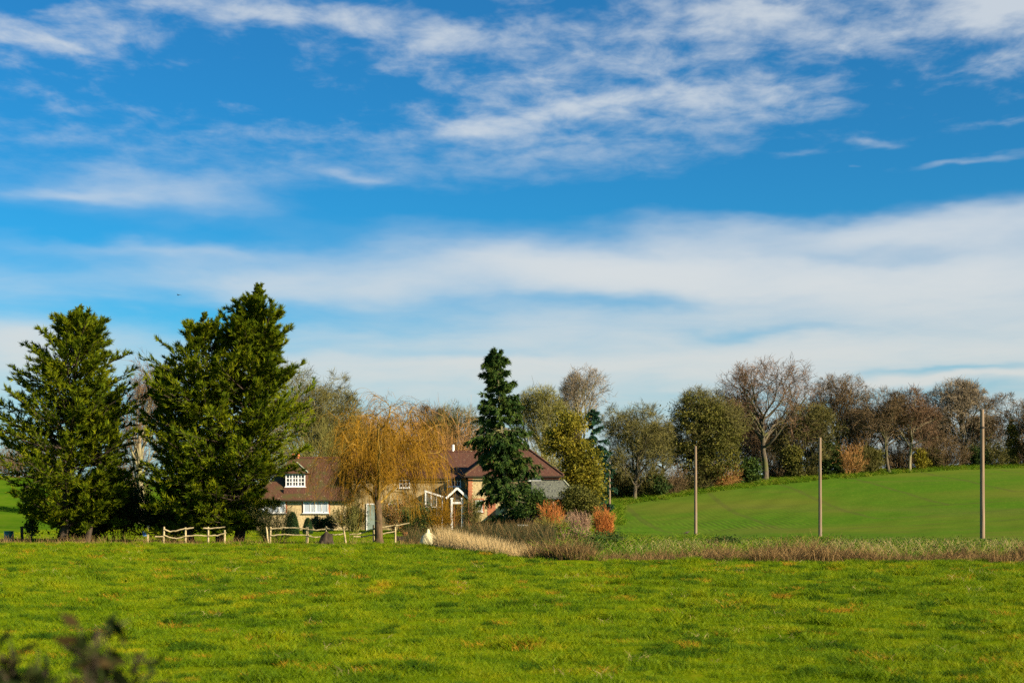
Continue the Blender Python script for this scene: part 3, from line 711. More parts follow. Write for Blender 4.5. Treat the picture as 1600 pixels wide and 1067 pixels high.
bare_tree('bare_tree', 'pale grey leafless tree with open forked crown above the conifer', 915, 192, 577, 40, 'twig_pale', 'bark_pale', .34, 47, .55, 'upright', BG, low=.42)
bare_tree('hedgerow_tree', 'rounded olive-brown tree above the leftmost pole', 992, 186, 621, 56, 'twig_olive', 'bark_grey', .10, 48, 1.6, 'round', HG, low=.05)
bare_tree('hedgerow_tree', 'tall open-crowned oak with reddish twig tips, the tallest on the field edge', 1204, 200, 549, 80, 'twig_red', 'bark_grey', .26, 49, 1.0, 'oak', HG, 1.15, low=.16, base_px=1196)
bare_tree('hedgerow_tree', 'lower spreading brown oak right of the tallest oak', 1262, 204, 632, 60, 'twig_olive', 'bark_grey', .18, 50, 1.4, 'oak', HG, low=.16)
bare_tree('hedgerow_tree', 'grey bare tree behind the second pole from the right', 1312, 210, 584, 50, 'twig_brown', 'bark_grey', .16, 51, 1.0, 'round', HG, low=.14)
bare_tree('hedgerow_tree', 'brown oak with a dark trunk, left of a matching pair', 1376, 203, 606, 46, 'twig_brown', 'bark_grey', .24, 52, 1.3, 'oak', HG, low=.18, base_px=1389)
bare_tree('hedgerow_tree', 'brown oak with a pale trunk, right of a matching pair', 1424, 204, 608, 38, 'twig_red', 'bark_pale', .28, 53, 1.3, 'oak', HG, low=.22, base_px=1421)
bare_tree('hedgerow_tree', 'pale olive bare tree with fan-shaped crown left of the tallest pole', 1494, 212, 595, 54, 'twig_pale', 'bark_grey', .16, 54, 1.3, 'round', HG, low=.16, base_px=1506)
bare_tree('hedgerow_tree', 'grey-brown ivy-trunked tree right of the tallest pole', 1580, 210, 611, 50, 'twig_brown', 'bark_grey', .22, 55, 1.2, 'oak', HG, low=.18)
bare_tree('hedgerow_tree', 'half-hidden brown tree between the dark ivy-clad tree and the tallest oak', 1150, 212, 612, 42, 'twig_red', 'bark_grey', .26, 56, 1.2, 'oak', HG, low=.15)
bare_tree('hedgerow_tree', 'small brown tree at the far right edge of the field', 1640, 212, 620, 46, 'twig_brown', 'bark_grey', .26, 57, 1.1, 'round', HG, low=.15)
for i, (px, d, top, hw, tw, lb) in enumerate([(1035, 214, 662, 40, 'twig_brown', 'brown bare tree showing between the rounded olive-brown tree and the dark olive tree'), (1176, 226, 668, 44, 'twig_brown', 'brown tree behind the tallest oak, on its left'), (1245, 228, 650, 46, 'twig_red', 'reddish tree behind the tallest oak, on its right'),
        (1345, 226, 640, 44, 'twig_brown', 'brown tree behind the paired oaks, on their left'), (1455, 230, 650, 44, 'twig_brown', 'brown tree behind the paired oaks, on their right'), (1540, 230, 652, 42, 'twig_brown', 'brown tree directly behind the tallest pole')]):
    bare_tree('hedgerow_tree', lb, px, d, top, hw, tw, 'bark_grey', .12, 200 + i, 1.2, 'round', HG, low=.04)
leafy('ivy_clad_tree', 'dark olive dense rounded tree behind the second pole from the left', 1100, 192,
    [(1095, 655, 44, 36), (1120, 680, 40, 40), (1078, 695, 36, 36), (1108, 720, 46, 34)], 'olive_leaf', 'bark_dark', 70, 17000, .17, HG, clump=1.2, hollow=.35)
bare_tree('hedgerow_tree', 'brown twiggy tree wrapped around the dark olive rounded tree', 1103, 195, 608, 66, 'twig_olive', 'bark_grey', .12, 58, 1.6, 'round', HG, low=.05)
leafy('evergreen_tree', 'yellow-green bushy evergreen rising in tiers right of the farmhouse', 905, 146,
    [(890, 662, 24, 20), (877, 690, 23, 24), (906, 712, 27, 26), (916, 745, 24, 30), (895, 755, 28, 34), (924, 772, 15, 24)], 'laurel', 'bark_dark', 71, 24000, .14, clump=.9, hollow=.35)
leafy('evergreen_bush', 'dark green garden bush right of the lattice-patterned shed roof', 905, 112,
    [(902, 780, 23, 20), (920, 790, 17, 16), (885, 792, 15, 14)], 'olive_leaf', 'bark_dark', 72, 12000, .085, cat='bush', clump=.55, hollow=.3)
leafy('evergreen_bush', 'dark evergreen bush at the foot of the spruce on its right', 832, 112,
    [(836, 782, 14, 20), (850, 792, 13, 14), (820, 798, 14, 10)], 'holly', 'bark_dark', 73, 7000, .085, cat='bush', clump=.5, hollow=.2)

# scrub along the far edge of the crop, left to right
HS = 'scrub along the far field edge'
rs = np.random.default_rng(77)
scrub = [(976, 191, 728, 24, 'twig_brown', 'tangle of brown scrub beside the leftmost pole'), (1008, 188, 722, 28, 'twig_olive', 'olive scrub below the rounded olive-brown tree'),
    (1046, 189, 726, 28, 'twig_brown', 'brown scrub just left of the second pole'), (1084, 192, 722, 30, 'twig_olive', 'olive scrub behind the second pole'),
    (1126, 194, 716, 30, 'twig_orange', 'orange-brown scrub right of the second pole'), (1222, 203, 716, 28, 'twig_brown', 'brown scrub below the tallest oak'),
    (1256, 202, 714, 22, 'twig_olive', 'olive scrub just left of the third pole'), (1326, 202, 690, 22, 'twig_orange', 'tall orange-brown scrub right of the third pole'),
    (1352, 203, 696, 22, 'twig_olive', 'olive scrub left of the paired oaks'), (1405, 206, 700, 24, 'twig_brown', 'brown scrub between the trunks of the paired oaks'),
    (1475, 208, 672, 38, 'twig_brown', 'rounded brown thicket left of the tallest pole'), (1450, 208, 700, 24, 'twig_olive', 'low olive scrub left of the rounded brown thicket'),
    (1548, 210, 684, 36, 'twig_olive', 'dull thicket right of the tallest pole'), (1602, 211, 690, 32, 'twig_brown', 'brown thicket at the right edge of the picture')]
for i, (px, d, top, hw, tw, lb) in enumerate(scrub):
    shrub('scrub_bush', lb, px, d, top, hw * 1.15, tw, 100 + i, 52, 1.3, 1.0, HS, 'bush')
for i, (px, lb) in enumerate([(1150, 'dark understorey left of the tallest oak trunk'), (1212, 'dark understorey right of the tallest oak trunk'), (1275, 'dark understorey left of the third pole'), (1338, 'dark understorey right of the third pole'), (1400, 'dark understorey behind the paired oak trunks'), (1462, 'dark understorey behind the rounded brown thicket'), (1524, 'dark understorey behind the tallest pole'), (1590, 'dark understorey at the right edge of the hedge')]):
    shrub('scrub_bush', lb, px, 221, 682 + (i % 3) * 6, 46, 'twig_dark', 300 + i, 46, 1.3, 1.0, HS, 'bush')
leafy('holly_bush', 'small dark green holly left of the tallest oak trunk', 1170, 196, [(1172, 734, 15, 18), (1164, 745, 12, 12)], 'holly', 'bark_dark', 80, 5000, .16, HS, 'bush', clump=.7)
leafy('holly_bush', 'ivy-covered stump-like bush between the tallest oak and the third pole', 1240, 201, [(1243, 722, 12, 26), (1232, 715, 14, 14)], 'olive_leaf', 'bark_dark', 81, 5000, .16, HS, 'bush', clump=.7)
leafy('holly_bush', 'tall dark green holly right behind the third pole', 1296, 202, [(1296, 716, 16, 24), (1302, 730, 14, 16)], 'ivy', 'bark_dark', 82, 6000, .16, HS, 'bush', clump=.7)
leafy('holly_bush', 'dark evergreen bush left of the paired oaks', 1360, 204, [(1360, 716, 18, 16)], 'olive_leaf', 'bark_dark', 83, 4500, .16, HS, 'bush', clump=.8)
leafy('holly_bush', 'small yellow-green bush right of the pale oak trunk', 1438, 205, [(1437, 714, 10, 12), (1440, 724, 9, 8)], 'laurel', 'bark_dark', 84, 3000, .15, HS, 'bush', clump=.6)
leafy('holly_bush', 'dark holly just left of the tallest pole', 1526, 209, [(1526, 714, 16, 12)], 'ivy', 'bark_dark', 85, 4000, .16, HS, 'bush', clump=.8)
leafy('holly_bush', 'dark bush at the hedge foot right of the leftmost pole', 1028, 187, [(1028, 757, 14, 13)], 'ivy', 'bark_dark', 86, 4000, .15, HS, 'bush', clump=.7)
leafy('ivy_clad_tree', 'ivy-covered lower trunk of the tree right of the tallest pole', 1582, 209.2, [(1582, 690, 9, 34)], 'olive_leaf', 'bark_dark', 87, 3500, .15, HS, clump=.5)

# thicket behind the house and on the far left
TB = 'thicket behind the house'
for i, (px, d, top, hw, tw, lb) in enumerate([
    (20, 215, 690, 44, 'twig_brown', 'brown wood edge at the far left beyond the green field'), (85, 218, 686, 44, 'twig_red', 'reddish wood edge behind the leftmost conifer'), (-40, 216, 694, 40, 'twig_brown', 'brown wood edge cut by the left border'),
    (440, 160, 660, 46, 'twig_green', 'green-tinged thicket behind the left end of the cottage roof'), (505, 158, 645, 52, 'twig_green', 'green-tinged thicket behind the cottage ridge'), (570, 160, 655, 50, 'twig_olive', 'olive thicket behind the willow, left side'),
    (640, 162, 655, 50, 'twig_orange', 'orange-brown thicket behind the willow, right side'), (705, 158, 655, 46, 'twig_orange', 'upright brown stems behind the farmhouse ridge'), (752, 160, 672, 34, 'twig_brown', 'brown thicket behind the spruce'),
    (850, 156, 690, 34, 'twig_green', 'green-tinged thicket behind the hipped roof'), (962, 190, 700, 28, 'twig_olive', 'olive scrub left behind the leftmost pole'),
    (185, 158, 690, 50, 'twig_brown', 'brown thicket between the two big conifers')]):
    shrub('thicket_bush', lb, px, d, top, hw, tw, 130 + i, 60, 1.4, .9, TB, 'bush', wob=.08)

# shrubs near the pasture edge
shrub('bare_shrub', 'bare olive-brown shrub in front of the cottage left window', 428, 79, 782, 32, 'twig_green', 160, 26, 1.0, .9, cat='bush')
shrub('dark_shrub', 'dark twiggy undergrowth between the two big conifers', 185, 84, 735, 48, 'twig_brown', 161, 34, 1.0, .9, None, 'bush', 'ivy', 9000, .10)
shrub('dark_shrub', 'dark undergrowth below the leftmost conifer', 128, 83, 775, 34, 'twig_brown', 162, 30, 1.0, .9, None, 'bush', 'ivy', 7000, .095)
shrub('dark_shrub', 'dark undergrowth below the left boughs of the tallest conifer', 262, 86, 770, 34, 'twig_brown', 163, 30, 1.0, .9, None, 'bush', 'ivy', 7000, .085)
leafy('ivy_clad_tree', 'ivy-clad thin trunk at the left edge of the leftmost conifer', 48, 81, [(46, 780, 7, 26), (50, 815, 7, 24)], 'ivy', 'bark_grey', 164, 2600, .075, None, 'tree', clump=.3)
shrub('sapling', 'thin sapling under the left curtain of the willow', 551, 75.5, 770, 10, 'twig_green', 165, 4, .7, .4, cat='tree')
shrub('golden_shrub', 'yellow-stemmed shrub in front of the farmhouse porch', 690, 96, 768, 20, 'willow', 166, 26, .8, 1.1, cat='bush')
shrub('dogwood_bush', 'orange-stemmed dogwood in front of the lattice-patterned shed roof', 862, 98, 782, 22, 'dogwood', 167, 120, .7, .55, 'orange dogwoods', 'bush', wob=.035, side=.42)
shrub('dogwood_bush', 'larger orange-red dogwood beside the foot of the leftmost pole', 942, 92, 793, 25, 'dogwood', 168, 160, .8, .35, 'orange dogwoods', 'bush', wob=.03, side=.38)
shrub('dead_stems', 'pinkish-brown dead stems between the two orange dogwoods', 903, 84, 800, 26, 'pinkish', 169, 130, .8, .5, cat='bush', wob=.045, side=.45)
shrub('dead_stems', 'olive-brown weeds below the smaller dogwood', 860, 80, 806, 34, 'twig_green', 170, 110, .8, .7, None, 'bush', 'laurel', 2500, .05, .06, side=.5)
shrub('weed_clump', 'pinkish dead weeds in the ditch corner right of the dark sedge', 896, 62, 822, 30, 'pinkish', 176, 110, .7, .8, None, 'weeds', 'verge', 2500, .05, .06, side=.5)
shrub('weed_clump', 'dark green weeds below the larger dogwood', 950, 60, 836, 30, 'twig_green', 177, 60, .7, .9, None, 'weeds', 'holly', 6000, .05, .08, side=.6)
shrub('weed_clump', 'brown and green weeds at the left end of the straight ditch', 905, 52, 846, 40, 'twig_olive', 178, 80, .7, .9, None, 'weeds', 'holly', 4500, .045, .08, side=.6)
shrub('weed_clump', 'dark green nettles in the verge below the second pole', 1130, 64, 844, 30, 'twig_green', 179, 50, .7, .9, None, 'weeds', 'holly', 5000, .05, .08, side=.5)
shrub('garden_shrub', 'brown twiggy shrub against the flint wall beside the porch', 738, 122, 775, 13, 'twig_olive', 171, 20, .9, .7, cat='bush')
shrub('garden_shrub', 'olive shrub below the glass lean-to', 655, 112, 790, 26, 'twig_green', 172, 30, .9, .9, None, 'bush', 'ivy', 4000, .08)
shrub('garden_shrub', 'olive-gold twiggy shrub behind the willow trunk on its right', 622, 118, 776, 24, 'twig_orange', 174, 34, .9, .9, None, 'bush', 'olive_leaf', 2500, .07)
shrub('garden_shrub', 'brown twiggy shrub behind the willow trunk on its left', 548, 122, 782, 26, 'twig_olive', 175, 34, .9, .9, None, 'bush', 'olive_leaf', 1500, .07)
shrub('garden_shrub', 'low dark shrub under the cottage right window', 505, 126, 806, 20, 'twig_brown', 173, 24, .9, .9, None, 'bush', 'ivy', 2500, .08)

def topiary(label, px, d, top, half_px, seed):
    rng = np.random.default_rng(seed); g = gpt(px, d); s = F_PX / d; H = zrow(top, d) - g[2]; w = half_px / s
    n = 5200; t = rng.random(n) ** .8; a = rng.random(n) * 2 * np.pi; r = w * np.sqrt(np.clip(1 - t ** 1.7, 0, 1)) * (.80 + .22 * rng.random(n)) * np.clip(.55 + t * 4, 0, 1)
    Q = np.stack([g[0] + np.cos(a) * r, g[1] + np.sin(a) * r, g[2] + .04 + t * H], -1)
    e = empty('clipped_yew', g, label, 'bush', 'clipped yews')
    st = grow((g - np.array((0, 0, .05)))[None], np.array([[0, 0, 1.]]), np.array([H * .9]), 4, .02, (0, 0, 0), rng)
    obj('trunk', [tubes(st, [.07], [.02], 6)], M['bark_dark'], e, True); obj('foliage', [leaves(Q, np.full(n, .07), rng)], M['box'], e)
topiary('taller dark clipped yew in front of the cottage', 457, 104, 801, 11, 180)
topiary('shorter dark clipped yew in front of the cottage', 481, 112, 810, 8, 181)

# ------------------------------------------------------------------ house
def hipped(x0, x1, y0, y1, ze, zr, hl, hr, over=.3, th=.07):
    """roof with its ridge along x; hl, hr: how far the ridge ends stand in from each end (0 = gable)"""
    X0, X1, Y0, Y1 = x0 - over, x1 + over, y0 - over, y1 + over; ym = (y0 + y1) / 2
    drop = (zr - ze) / (ym - y0) * over; e = ze - drop
    a = X0 + hl + (over if hl else 0); b = X1 - hr - (over if hr else 0)
    v = np.array([(X0, Y0, e), (X1, Y0, e), (X1, Y1, e), (X0, Y1, e), (a, ym, zr), (b, ym, zr), (X0, Y0, e - th), (X1, Y0, e - th), (X1, Y1, e - th), (X0, Y1, e - th)])
    q = np.array([(0, 1, 5, 4), (2, 3, 4, 5), (0, 6, 7, 1), (1, 7, 8, 2), (2, 8, 9, 3), (3, 9, 6, 0), (6, 9, 8, 7)]); t = np.array([(1, 2, 5), (3, 0, 4)])
    return [(v, q), (v, t)]
def window(parent, x0, x1, z0, z1, y, cols, rows, name='window', frame='white', back='glass', sill=True, fw=.07, barw=.035):
    """frame and glazing bars stand proud of the pane; the wall is at Y"""
    o = obj(name, [box(x0, x0 + fw, y - .09, y + .02, z0, z1), box(x1 - fw, x1, y - .09, y + .02, z0, z1), box(x0 + fw, x1 - fw, y - .088, y + .02, z1 - fw, z1), box(x0 + fw, x1 - fw, y - .088, y + .02, z0, z0 + fw)], M[frame], parent)
    obj('pane', [box(x0 + fw, x1 - fw, y - .045, y - .02, z0 + fw, z1 - fw)], M[back], o)
    for i in range(1, cols):
        c = x0 + fw + (x1 - x0 - 2 * fw) * i / cols; wd = barw * (2.0 if cols > 3 and i % 2 == 0 else 1.0)
        obj('glazing_bar', [box(c - wd / 2, c + wd / 2, y - .075, y - .046, z0 + fw, z1 - fw)], M[frame], o)
    for i in range(1, rows):
        c = z0 + fw + (z1 - z0 - 2 * fw) * i / rows; obj('glazing_bar', [box(x0 + fw, x1 - fw, y - .068, y - .047, c - barw / 2, c + barw / 2)], M[frame], o)
    if sill: obj('sill', [box(x0 - .08, x1 + .08, y - .16, y + .02, z0 - .08, z0 - .003)], M[frame], o)
    return o
def hxz(px0, px1, py0, py1, Y): return gx(px0, Y), gx(px1, Y), zrow(py1, Y), zrow(py0, Y)
def brick_edges(parent, x0, x1, z0, z1, y, w=.14):
    obj('brick_surround', [box(x0 - w, x0 - .004, y - .03, y + .02, z0 - w, z1 + w), box(x1 + .004, x1 + w, y - .03, y + .02, z0 - w, z1 + w), box(x0 - .004, x1 + .004, y - .028, y + .02, z1 + .004, z1 + w), box(x0 - .004, x1 + .004, y - .028, y + .02, z0 - w, z0 - .09)], M['brick'], parent)
GZ = -.6

def cottage():
    e = empty('cottage', (-19.5, 139, -.3), 'low flint cottage with mossy red tiled roof and white dormer', 'house')
    x0, x1, y0, y1, ze, zr = -24.4, -15.4, 136.0, 143.0, 2.95, 6.72
    obj('wall', [box(x0, x1, y0, y1, GZ, ze - .03)], M['flint'], e)
    rf = obj('roof', hipped(x0, x1, y0, y1, ze, zr, 2.8, 0, .35), M['tile_mossy'], e)
    obj('ridge_tiles', [bar((-21.5, 139.5, zr + .03), (x1 + .2, 139.5, zr + .03), .24, .14)], M['tile_red'], rf)
    for px in (458, 466):
        x = gx(px, 139.5); obj('chimney_pot', [tubes(np.array([[(x, 139.5, zr - .05), (x, 139.5, zr + .2), (x, 139.5, zr + .40)]]), [.17], [.13], 8)], M['pot'], rf, True)
    obj('gutter', [bar((x0 - .4, 135.58, 2.50), (x1 + .2, 135.58, 2.50), .12, .10)], M['timber_dark'], e)
    for (a, b, n) in ((474, 513, 4), (401, 446, 5)):
        w = hxz(a, b, 782, 801, 135.9); brick_edges(e, w[0], w[1], w[2], w[3], y0)
        window(e, *w, y0 - .03, n, 1, back='blind', fw=.09, barw=.06)
    # dormer
    Y = 136.75; a, b, z0, z1 = hxz(446.5, 477, 740, 760, Y)
    dm = obj('dormer', [box(a - .12, b + .12, Y, 139.2, z0 - .1, z1 + .14)], M['tile_red'], e)
    xm = (a + b) / 2; zt = zrow(723, 138.4); ev = z1 + .10; o = .30
    v = np.array([(a - o, Y - .35, ev), (b + o, Y - .35, ev), (xm, Y + .75, zt), (a - o, 139.6, ev), (b + o, 139.6, ev), (xm, 140.0, zt), (a - o, Y - .35, ev - .09), (b + o, Y - .35, ev - .09), (b + o, 139.6, ev - .09), (a - o, 139.6, ev - .09)])
    obj('dormer_roof', [(v, np.array([(0, 1, 2), (3, 5, 4)])), (v, np.array([(0, 2, 5, 3), (1, 4, 5, 2), (0, 6, 7, 1), (1, 7, 8, 4), (3, 9, 6, 0), (6, 9, 8, 7)]))], M['tile_mossy'], dm)
    obj('hip_tiles', [bar(v[2] + (0, -.02, .03), v[1] + (0, -.02, .03), .14, .09)], M['slate_pale'], dm)
    window(e, a, b, z0, z1, Y - .02, 6, 3, fw=.10, barw=.07)
    obj('tile_hung_panel', [box(a - .1, b + .1, 136.2, 136.35, 3.05, z0 - .12)], M['tile_red'], dm)
cottage()

def farmhouse():
    e = empty('farmhouse', (-5, 138, -.3), 'long flint farmhouse with dark red tiled roofs, porch and brick chimney', 'house')
    # main range
    x0, x1, y0, y1, ze, zr = -15.39, -4.0, 136.4, 142.8, 5.0, 7.35
    obj('wall', [box(x0, x1, y0, y1, GZ, ze - .03)], M['flint_old'], e)
    rf = obj('roof', hipped(x0, x1 + 4, y0, y1, ze, zr, 0, 0, .35), M['tile_red'], e)
    obj('ridge_tiles', [bar((x0 - .3, 139.6, zr + .03), (-1.2, 139.6, zr + .03), .24, .14)], M['tile_red'], rf)
    x = gx(708, 139.6); obj('chimney_pot', [tubes(np.array([[(x, 139.6, zr), (x, 139.6, zr + .3), (x, 139.6, zr + .66)]]), [.15], [.12], 8)], M['white'], rf, True)
    obj('gutter', [bar((x0, 135.95, 4.62), (x1 - .1, 135.95, 4.62), .12, .10)], M['timber_dark'], e)
    for (a, b, c, f, n, r) in ((624, 640, 744, 762, 3, 3), (701, 720, 743, 760, 4, 2), (607, 626, 786, 804, 3, 2), (650, 662, 786, 804, 2, 2)):
        w = hxz(a, b, c, f, 136.4); window(e, *w, y0, n, r)
    a, b, z0, z1 = hxz(574, 587, 788, 816, 136.4); dr = obj('door', [box(a, b, 136.33, 136.41, -.35, z1)], M['door_green'], e)
    obj('door_frame', [box(a - .1, a - .003, 136.30, 136.42, -.35, z1 + .1), box(b + .003, b + .1, 136.30, 136.42, -.35, z1 + .1), box(a - .003, b + .003, 136.30, 136.42, z1 + .003, z1 + .1)], M['white'], dr)
    # cross wing
    a0, a1, b0, b1, we, wr = -4.1, 4.5, 134.0, 142.0, 5.15, 8.25
    obj('wall', [box(a0, a1, b0, b1, GZ, we - .03)], M['flint'], e)
    rw = obj('roof', hipped(a0, a1, b0, b1, we, wr, 3.9, 3.9, .35), M['tile_red'], e)
    for sgn, xa, xb in ((1, a0 - .35, a0 - .35 + 4.25), (-1, a1 + .35, a1 + .35 - 4.25)):
        obj('hip_tiles', [bar((xa, b0 - .35, we - .24), (xb, 138, wr + .03), .20, .12)], M['tile_mossy'], rw)
    obj('ridge_tiles', [bar((a0 + 3.9, 138, wr + .03), (a1 - 3.9, 138, wr + .03), .22, .13)], M['tile_red'], rw)
    obj('gutter', [bar((a0 - .4, 133.56, 4.74), (a1 + .4, 133.56, 4.74), .12, .10)], M['timber_dark'], e)
    for (qa, qb) in ((a0 - .02, a0 + .36), (gx(762, 134), gx(774, 134))):
        nz = 34; prt = []
        for i in range(nz):   # toothed brick quoins
            z = GZ + .3 + i * (we - GZ - .5) / nz; k = .05 if i % 2 else -.03
            prt.append(box(qa if qa < a0 else qa - k, qb + k, b0 - .03, b0 + .02, z, z + (we - GZ - .5) / nz - .006))
        tag(obj('brick_quoin', prt, M['brick'], e), kind='stuff')
    w = hxz(743, 754, 781, 799, 134); brick_edges(e, *w, b0, .16); window(e, *w, b0 - .03, 1, 2, fw=.11)
    w = hxz(826, 845, 742, 750.5, 134); obj('tile_hung_panel', [box(w[0] - .6, a1 - .01, b0 - .05, b0 - .004, 3.9, we - .25)], M['tile_red'], e); window(e, *w, b0 - .05, 3, 1, fw=.06)
    # chimney
    cx0, cx1, zt = gx(758, 134.9), gx(776, 134.9), zrow(703, 134.9)
    ch = obj('chimney', [box(cx0, cx1, 134.5, 135.5, 4.9, zt - .32), box(cx0 - .07, cx1 + .07, 134.43, 135.57, zt - .318, zt - .16), box(cx0 - .02, cx1 + .02, 134.48, 135.52, zt - .158, zt)], M['brick'], e)
    obj('flashing', [box(cx0 - .04, cx1 + .04, 134.46, 135.54, 5.25, 5.42)], M['lead'], ch)
    for q in (-.27, .27):
        xx = (cx0 + cx1) / 2 + q; obj('chimney_pot', [tubes(np.array([[(xx, 135, zt - .02), (xx, 135, zt + .2), (xx, 135, zt + .38)]]), [.14], [.11], 8)], M['pot'], ch, True)
    # porch
    Y = 134.5; pl, pr_, apx = gx(698, Y), gx(731, Y), gx(714.5, Y); za, zb = zrow(762.5, Y), zrow(778, Y)
    po = obj('porch', [box(pl + .25, pl + .33, Y + .15, 136.38, -.5, zb), box(pr_ - .33, pr_ - .25, Y + .15, 136.38, -.5, zb)], M['clear'], e)
    obj('porch_roof', [(np.array([(pl, Y - .15, zb), (apx, Y - .15, za), (pr_, Y - .15, zb), (pl, 136.4, zb), (apx, 136.4, za), (pr_, 136.4, zb), (pl, Y - .15, zb - .1), (apx, Y - .15, za - .12), (pr_, Y - .15, zb - .1), (pl, 136.4, zb - .1), (apx, 136.4, za - .12), (pr_, 136.4, zb - .1)]),
        np.array([(0, 1, 4, 3), (1, 2, 5, 4), (6, 9, 10, 7), (7, 10, 11, 8), (0, 6, 7, 1), (1, 7, 8, 2), (0, 3, 9, 6), (2, 8, 11, 5)]))], M['lead'], po)
    obj('bargeboard', [bar((pl - .05, Y - .2, zb - .03), (apx, Y - .2, za + .01), .06, .20)], M['white'], po); obj('bargeboard', [bar((apx, Y - .21, za + .01), (pr_ + .05, Y - .21, zb - .03), .06, .20)], M['white'], po)
    obj('gable_panel', prism_y([(pl + .35, zb - .02), (pr_ - .35, zb - .02), (apx, za - .30)], Y - .02, Y + .04), M['timber_dark'], po)
    for pxc in (706, 722.5):
        c = gx(pxc, Y); obj('column', [box(c - .09, c + .09, Y - .12, Y + .06, -.5, zb - .1), box(c - .14, c + .14, Y - .16, Y + .10, zb - .098, zb + .03), box(c - .13, c + .13, Y - .15, Y + .09, -.5, -.2)], M['white'], po)
    obj('lintel', [box(gx(707, Y), gx(721.5, Y), Y - .08, Y + .02, zrow(787, Y), zrow(784, Y))], M['white'], po)
    obj('fanlight', [box(gx(707, Y), gx(721.5, Y), Y - .04, Y - .01, zrow(784, Y) + .002, zb - .1)], M['clear'], po)
    dr = obj('door', [box(gx(708.5, Y), gx(720, Y), Y + .3, Y + .36, -.4, zrow(787, Y))], M['door'], e)
    for (pa, pb) in ((709.3, 713.6), (714.9, 719.2)):
        for (za_, zb_) in ((.1, .75), (.9, 1.8)): obj('door_panel', [box(gx(pa, Y), gx(pb, Y), Y + .28, Y + .299, za_, zb_)], M['door'], dr)
    # glass lean-to
    Y = 134.7; la, lb = gx(665, Y), gx(691, Y); zt0, zt1 = zrow(767, Y), zrow(776.5, Y)
    le = obj('glass_lean_to', prism_y([(la, -.4), (lb, -.4), (lb, zt1 - .08), (la, zt0 - .08)], Y + .03, 136.39), M['clear'], e)
    fr = [bar((la, Y, -.4), (la, Y, zt0), .11), bar((lb, Y, -.4), (lb, Y, zt1), .10), bar((la - .1, Y - .02, zt0 + .02), (lb + .1, Y - .02, zt1 + .02), .12, .16), bar((la, Y, 1.9), (lb, Y, 1.9), .08), bar((la, Y, .7), (lb, Y, .7), .06)]
    for k in (.33, .66): xx = la + (lb - la) * k; fr.append(bar((xx, Y, -.4), (xx, Y, zt0 + (zt1 - zt0) * k), .06))
    obj('glazing_frame', fr, M['white'], le)
farmhouse()

def shed():
    e = empty('lean_to_shed', (4, 132, -.3), 'low shed with a dark lattice-patterned slate roof right of the spruce', 'shed')
    x0, x1, y0, y1, ze, zt = 2.0, 5.6, 130.6, 133.93, 2.78, 4.42
    obj('wall', [box(x0, x1, y0 + .2, y1, GZ, ze)], M['timber_dark'], e)
    v = np.array([(x0 - .2, y0 - .2, ze), (x1 + .5, y0 - .2, ze), (x1 - .75, y1, zt), (x0 - .2, y1, zt), (x1 + .5, y1, ze), (x0 - .2, y0 - .2, ze - .1), (x1 + .5, y0 - .2, ze - .1), (x1 + .5, y1, ze - .1), (x0 - .2, y1, ze - .1)])
    rf = obj('roof', [(v, np.array([(0, 1, 2, 3), (0, 5, 6, 1), (1, 6, 7, 4), (5, 8, 7, 6), (0, 3, 8, 5)])), (v, np.array([(1, 4, 2)]))], M['slate'], e)
    # pale lozenge slates set into the dark ones
    rng = np.random.default_rng(5); dy, dz = y1 - y0 + .2, zt - ze; sl = math.hypot(dy, dz); up = np.array((0, dy, dz)) / sl; nr = np.array((0, -dz, dy)) / sl; X = np.array((1., 0, 0))
    vs, fs = [], []; st = .27
    for r in range(int(sl / (st * .55)) - 1):
        for c in range(int((x1 - x0 + .5) / st)):
            xx = x0 - .05 + c * st + (r % 2) * st / 2; q = .12 + r * st * .55
            if xx > x1 + .35 - (q / sl) * 1.25 or rng.random() < .12: continue
            o = np.array((xx, y0 - .2, ze)) + up * q + nr * .012; w = st * (.26 + .08 * rng.random()); b = len(vs) * 4
            vs.append([o - X * w, o - up * w * .8, o + X * w, o + up * w * .8]); fs.append((b, b + 1, b + 2, b + 3))
    tag(obj('pale_slates', [(np.array(vs).reshape(-1, 3), np.array(fs))], M['slate_pale'], rf), kind='stuff')
    obj('hip_edge', [bar(v[1] + (0, 0, .03), v[2] + (0, 0, .03), .13, .08)], M['slate_pale'], rf)
    obj('fascia', [box(x0 - .2, x1 + .5, y0 - .26, y0 - .203, ze - .16, ze - .02)], M['lead'], rf)
    for xx in (x0 + .1, (x0 + x1) / 2, x1 - .1): obj('post', [box(xx - .06, xx + .06, y0, y0 + .12, GZ, ze - .1)], M['pole'], e)
shed()

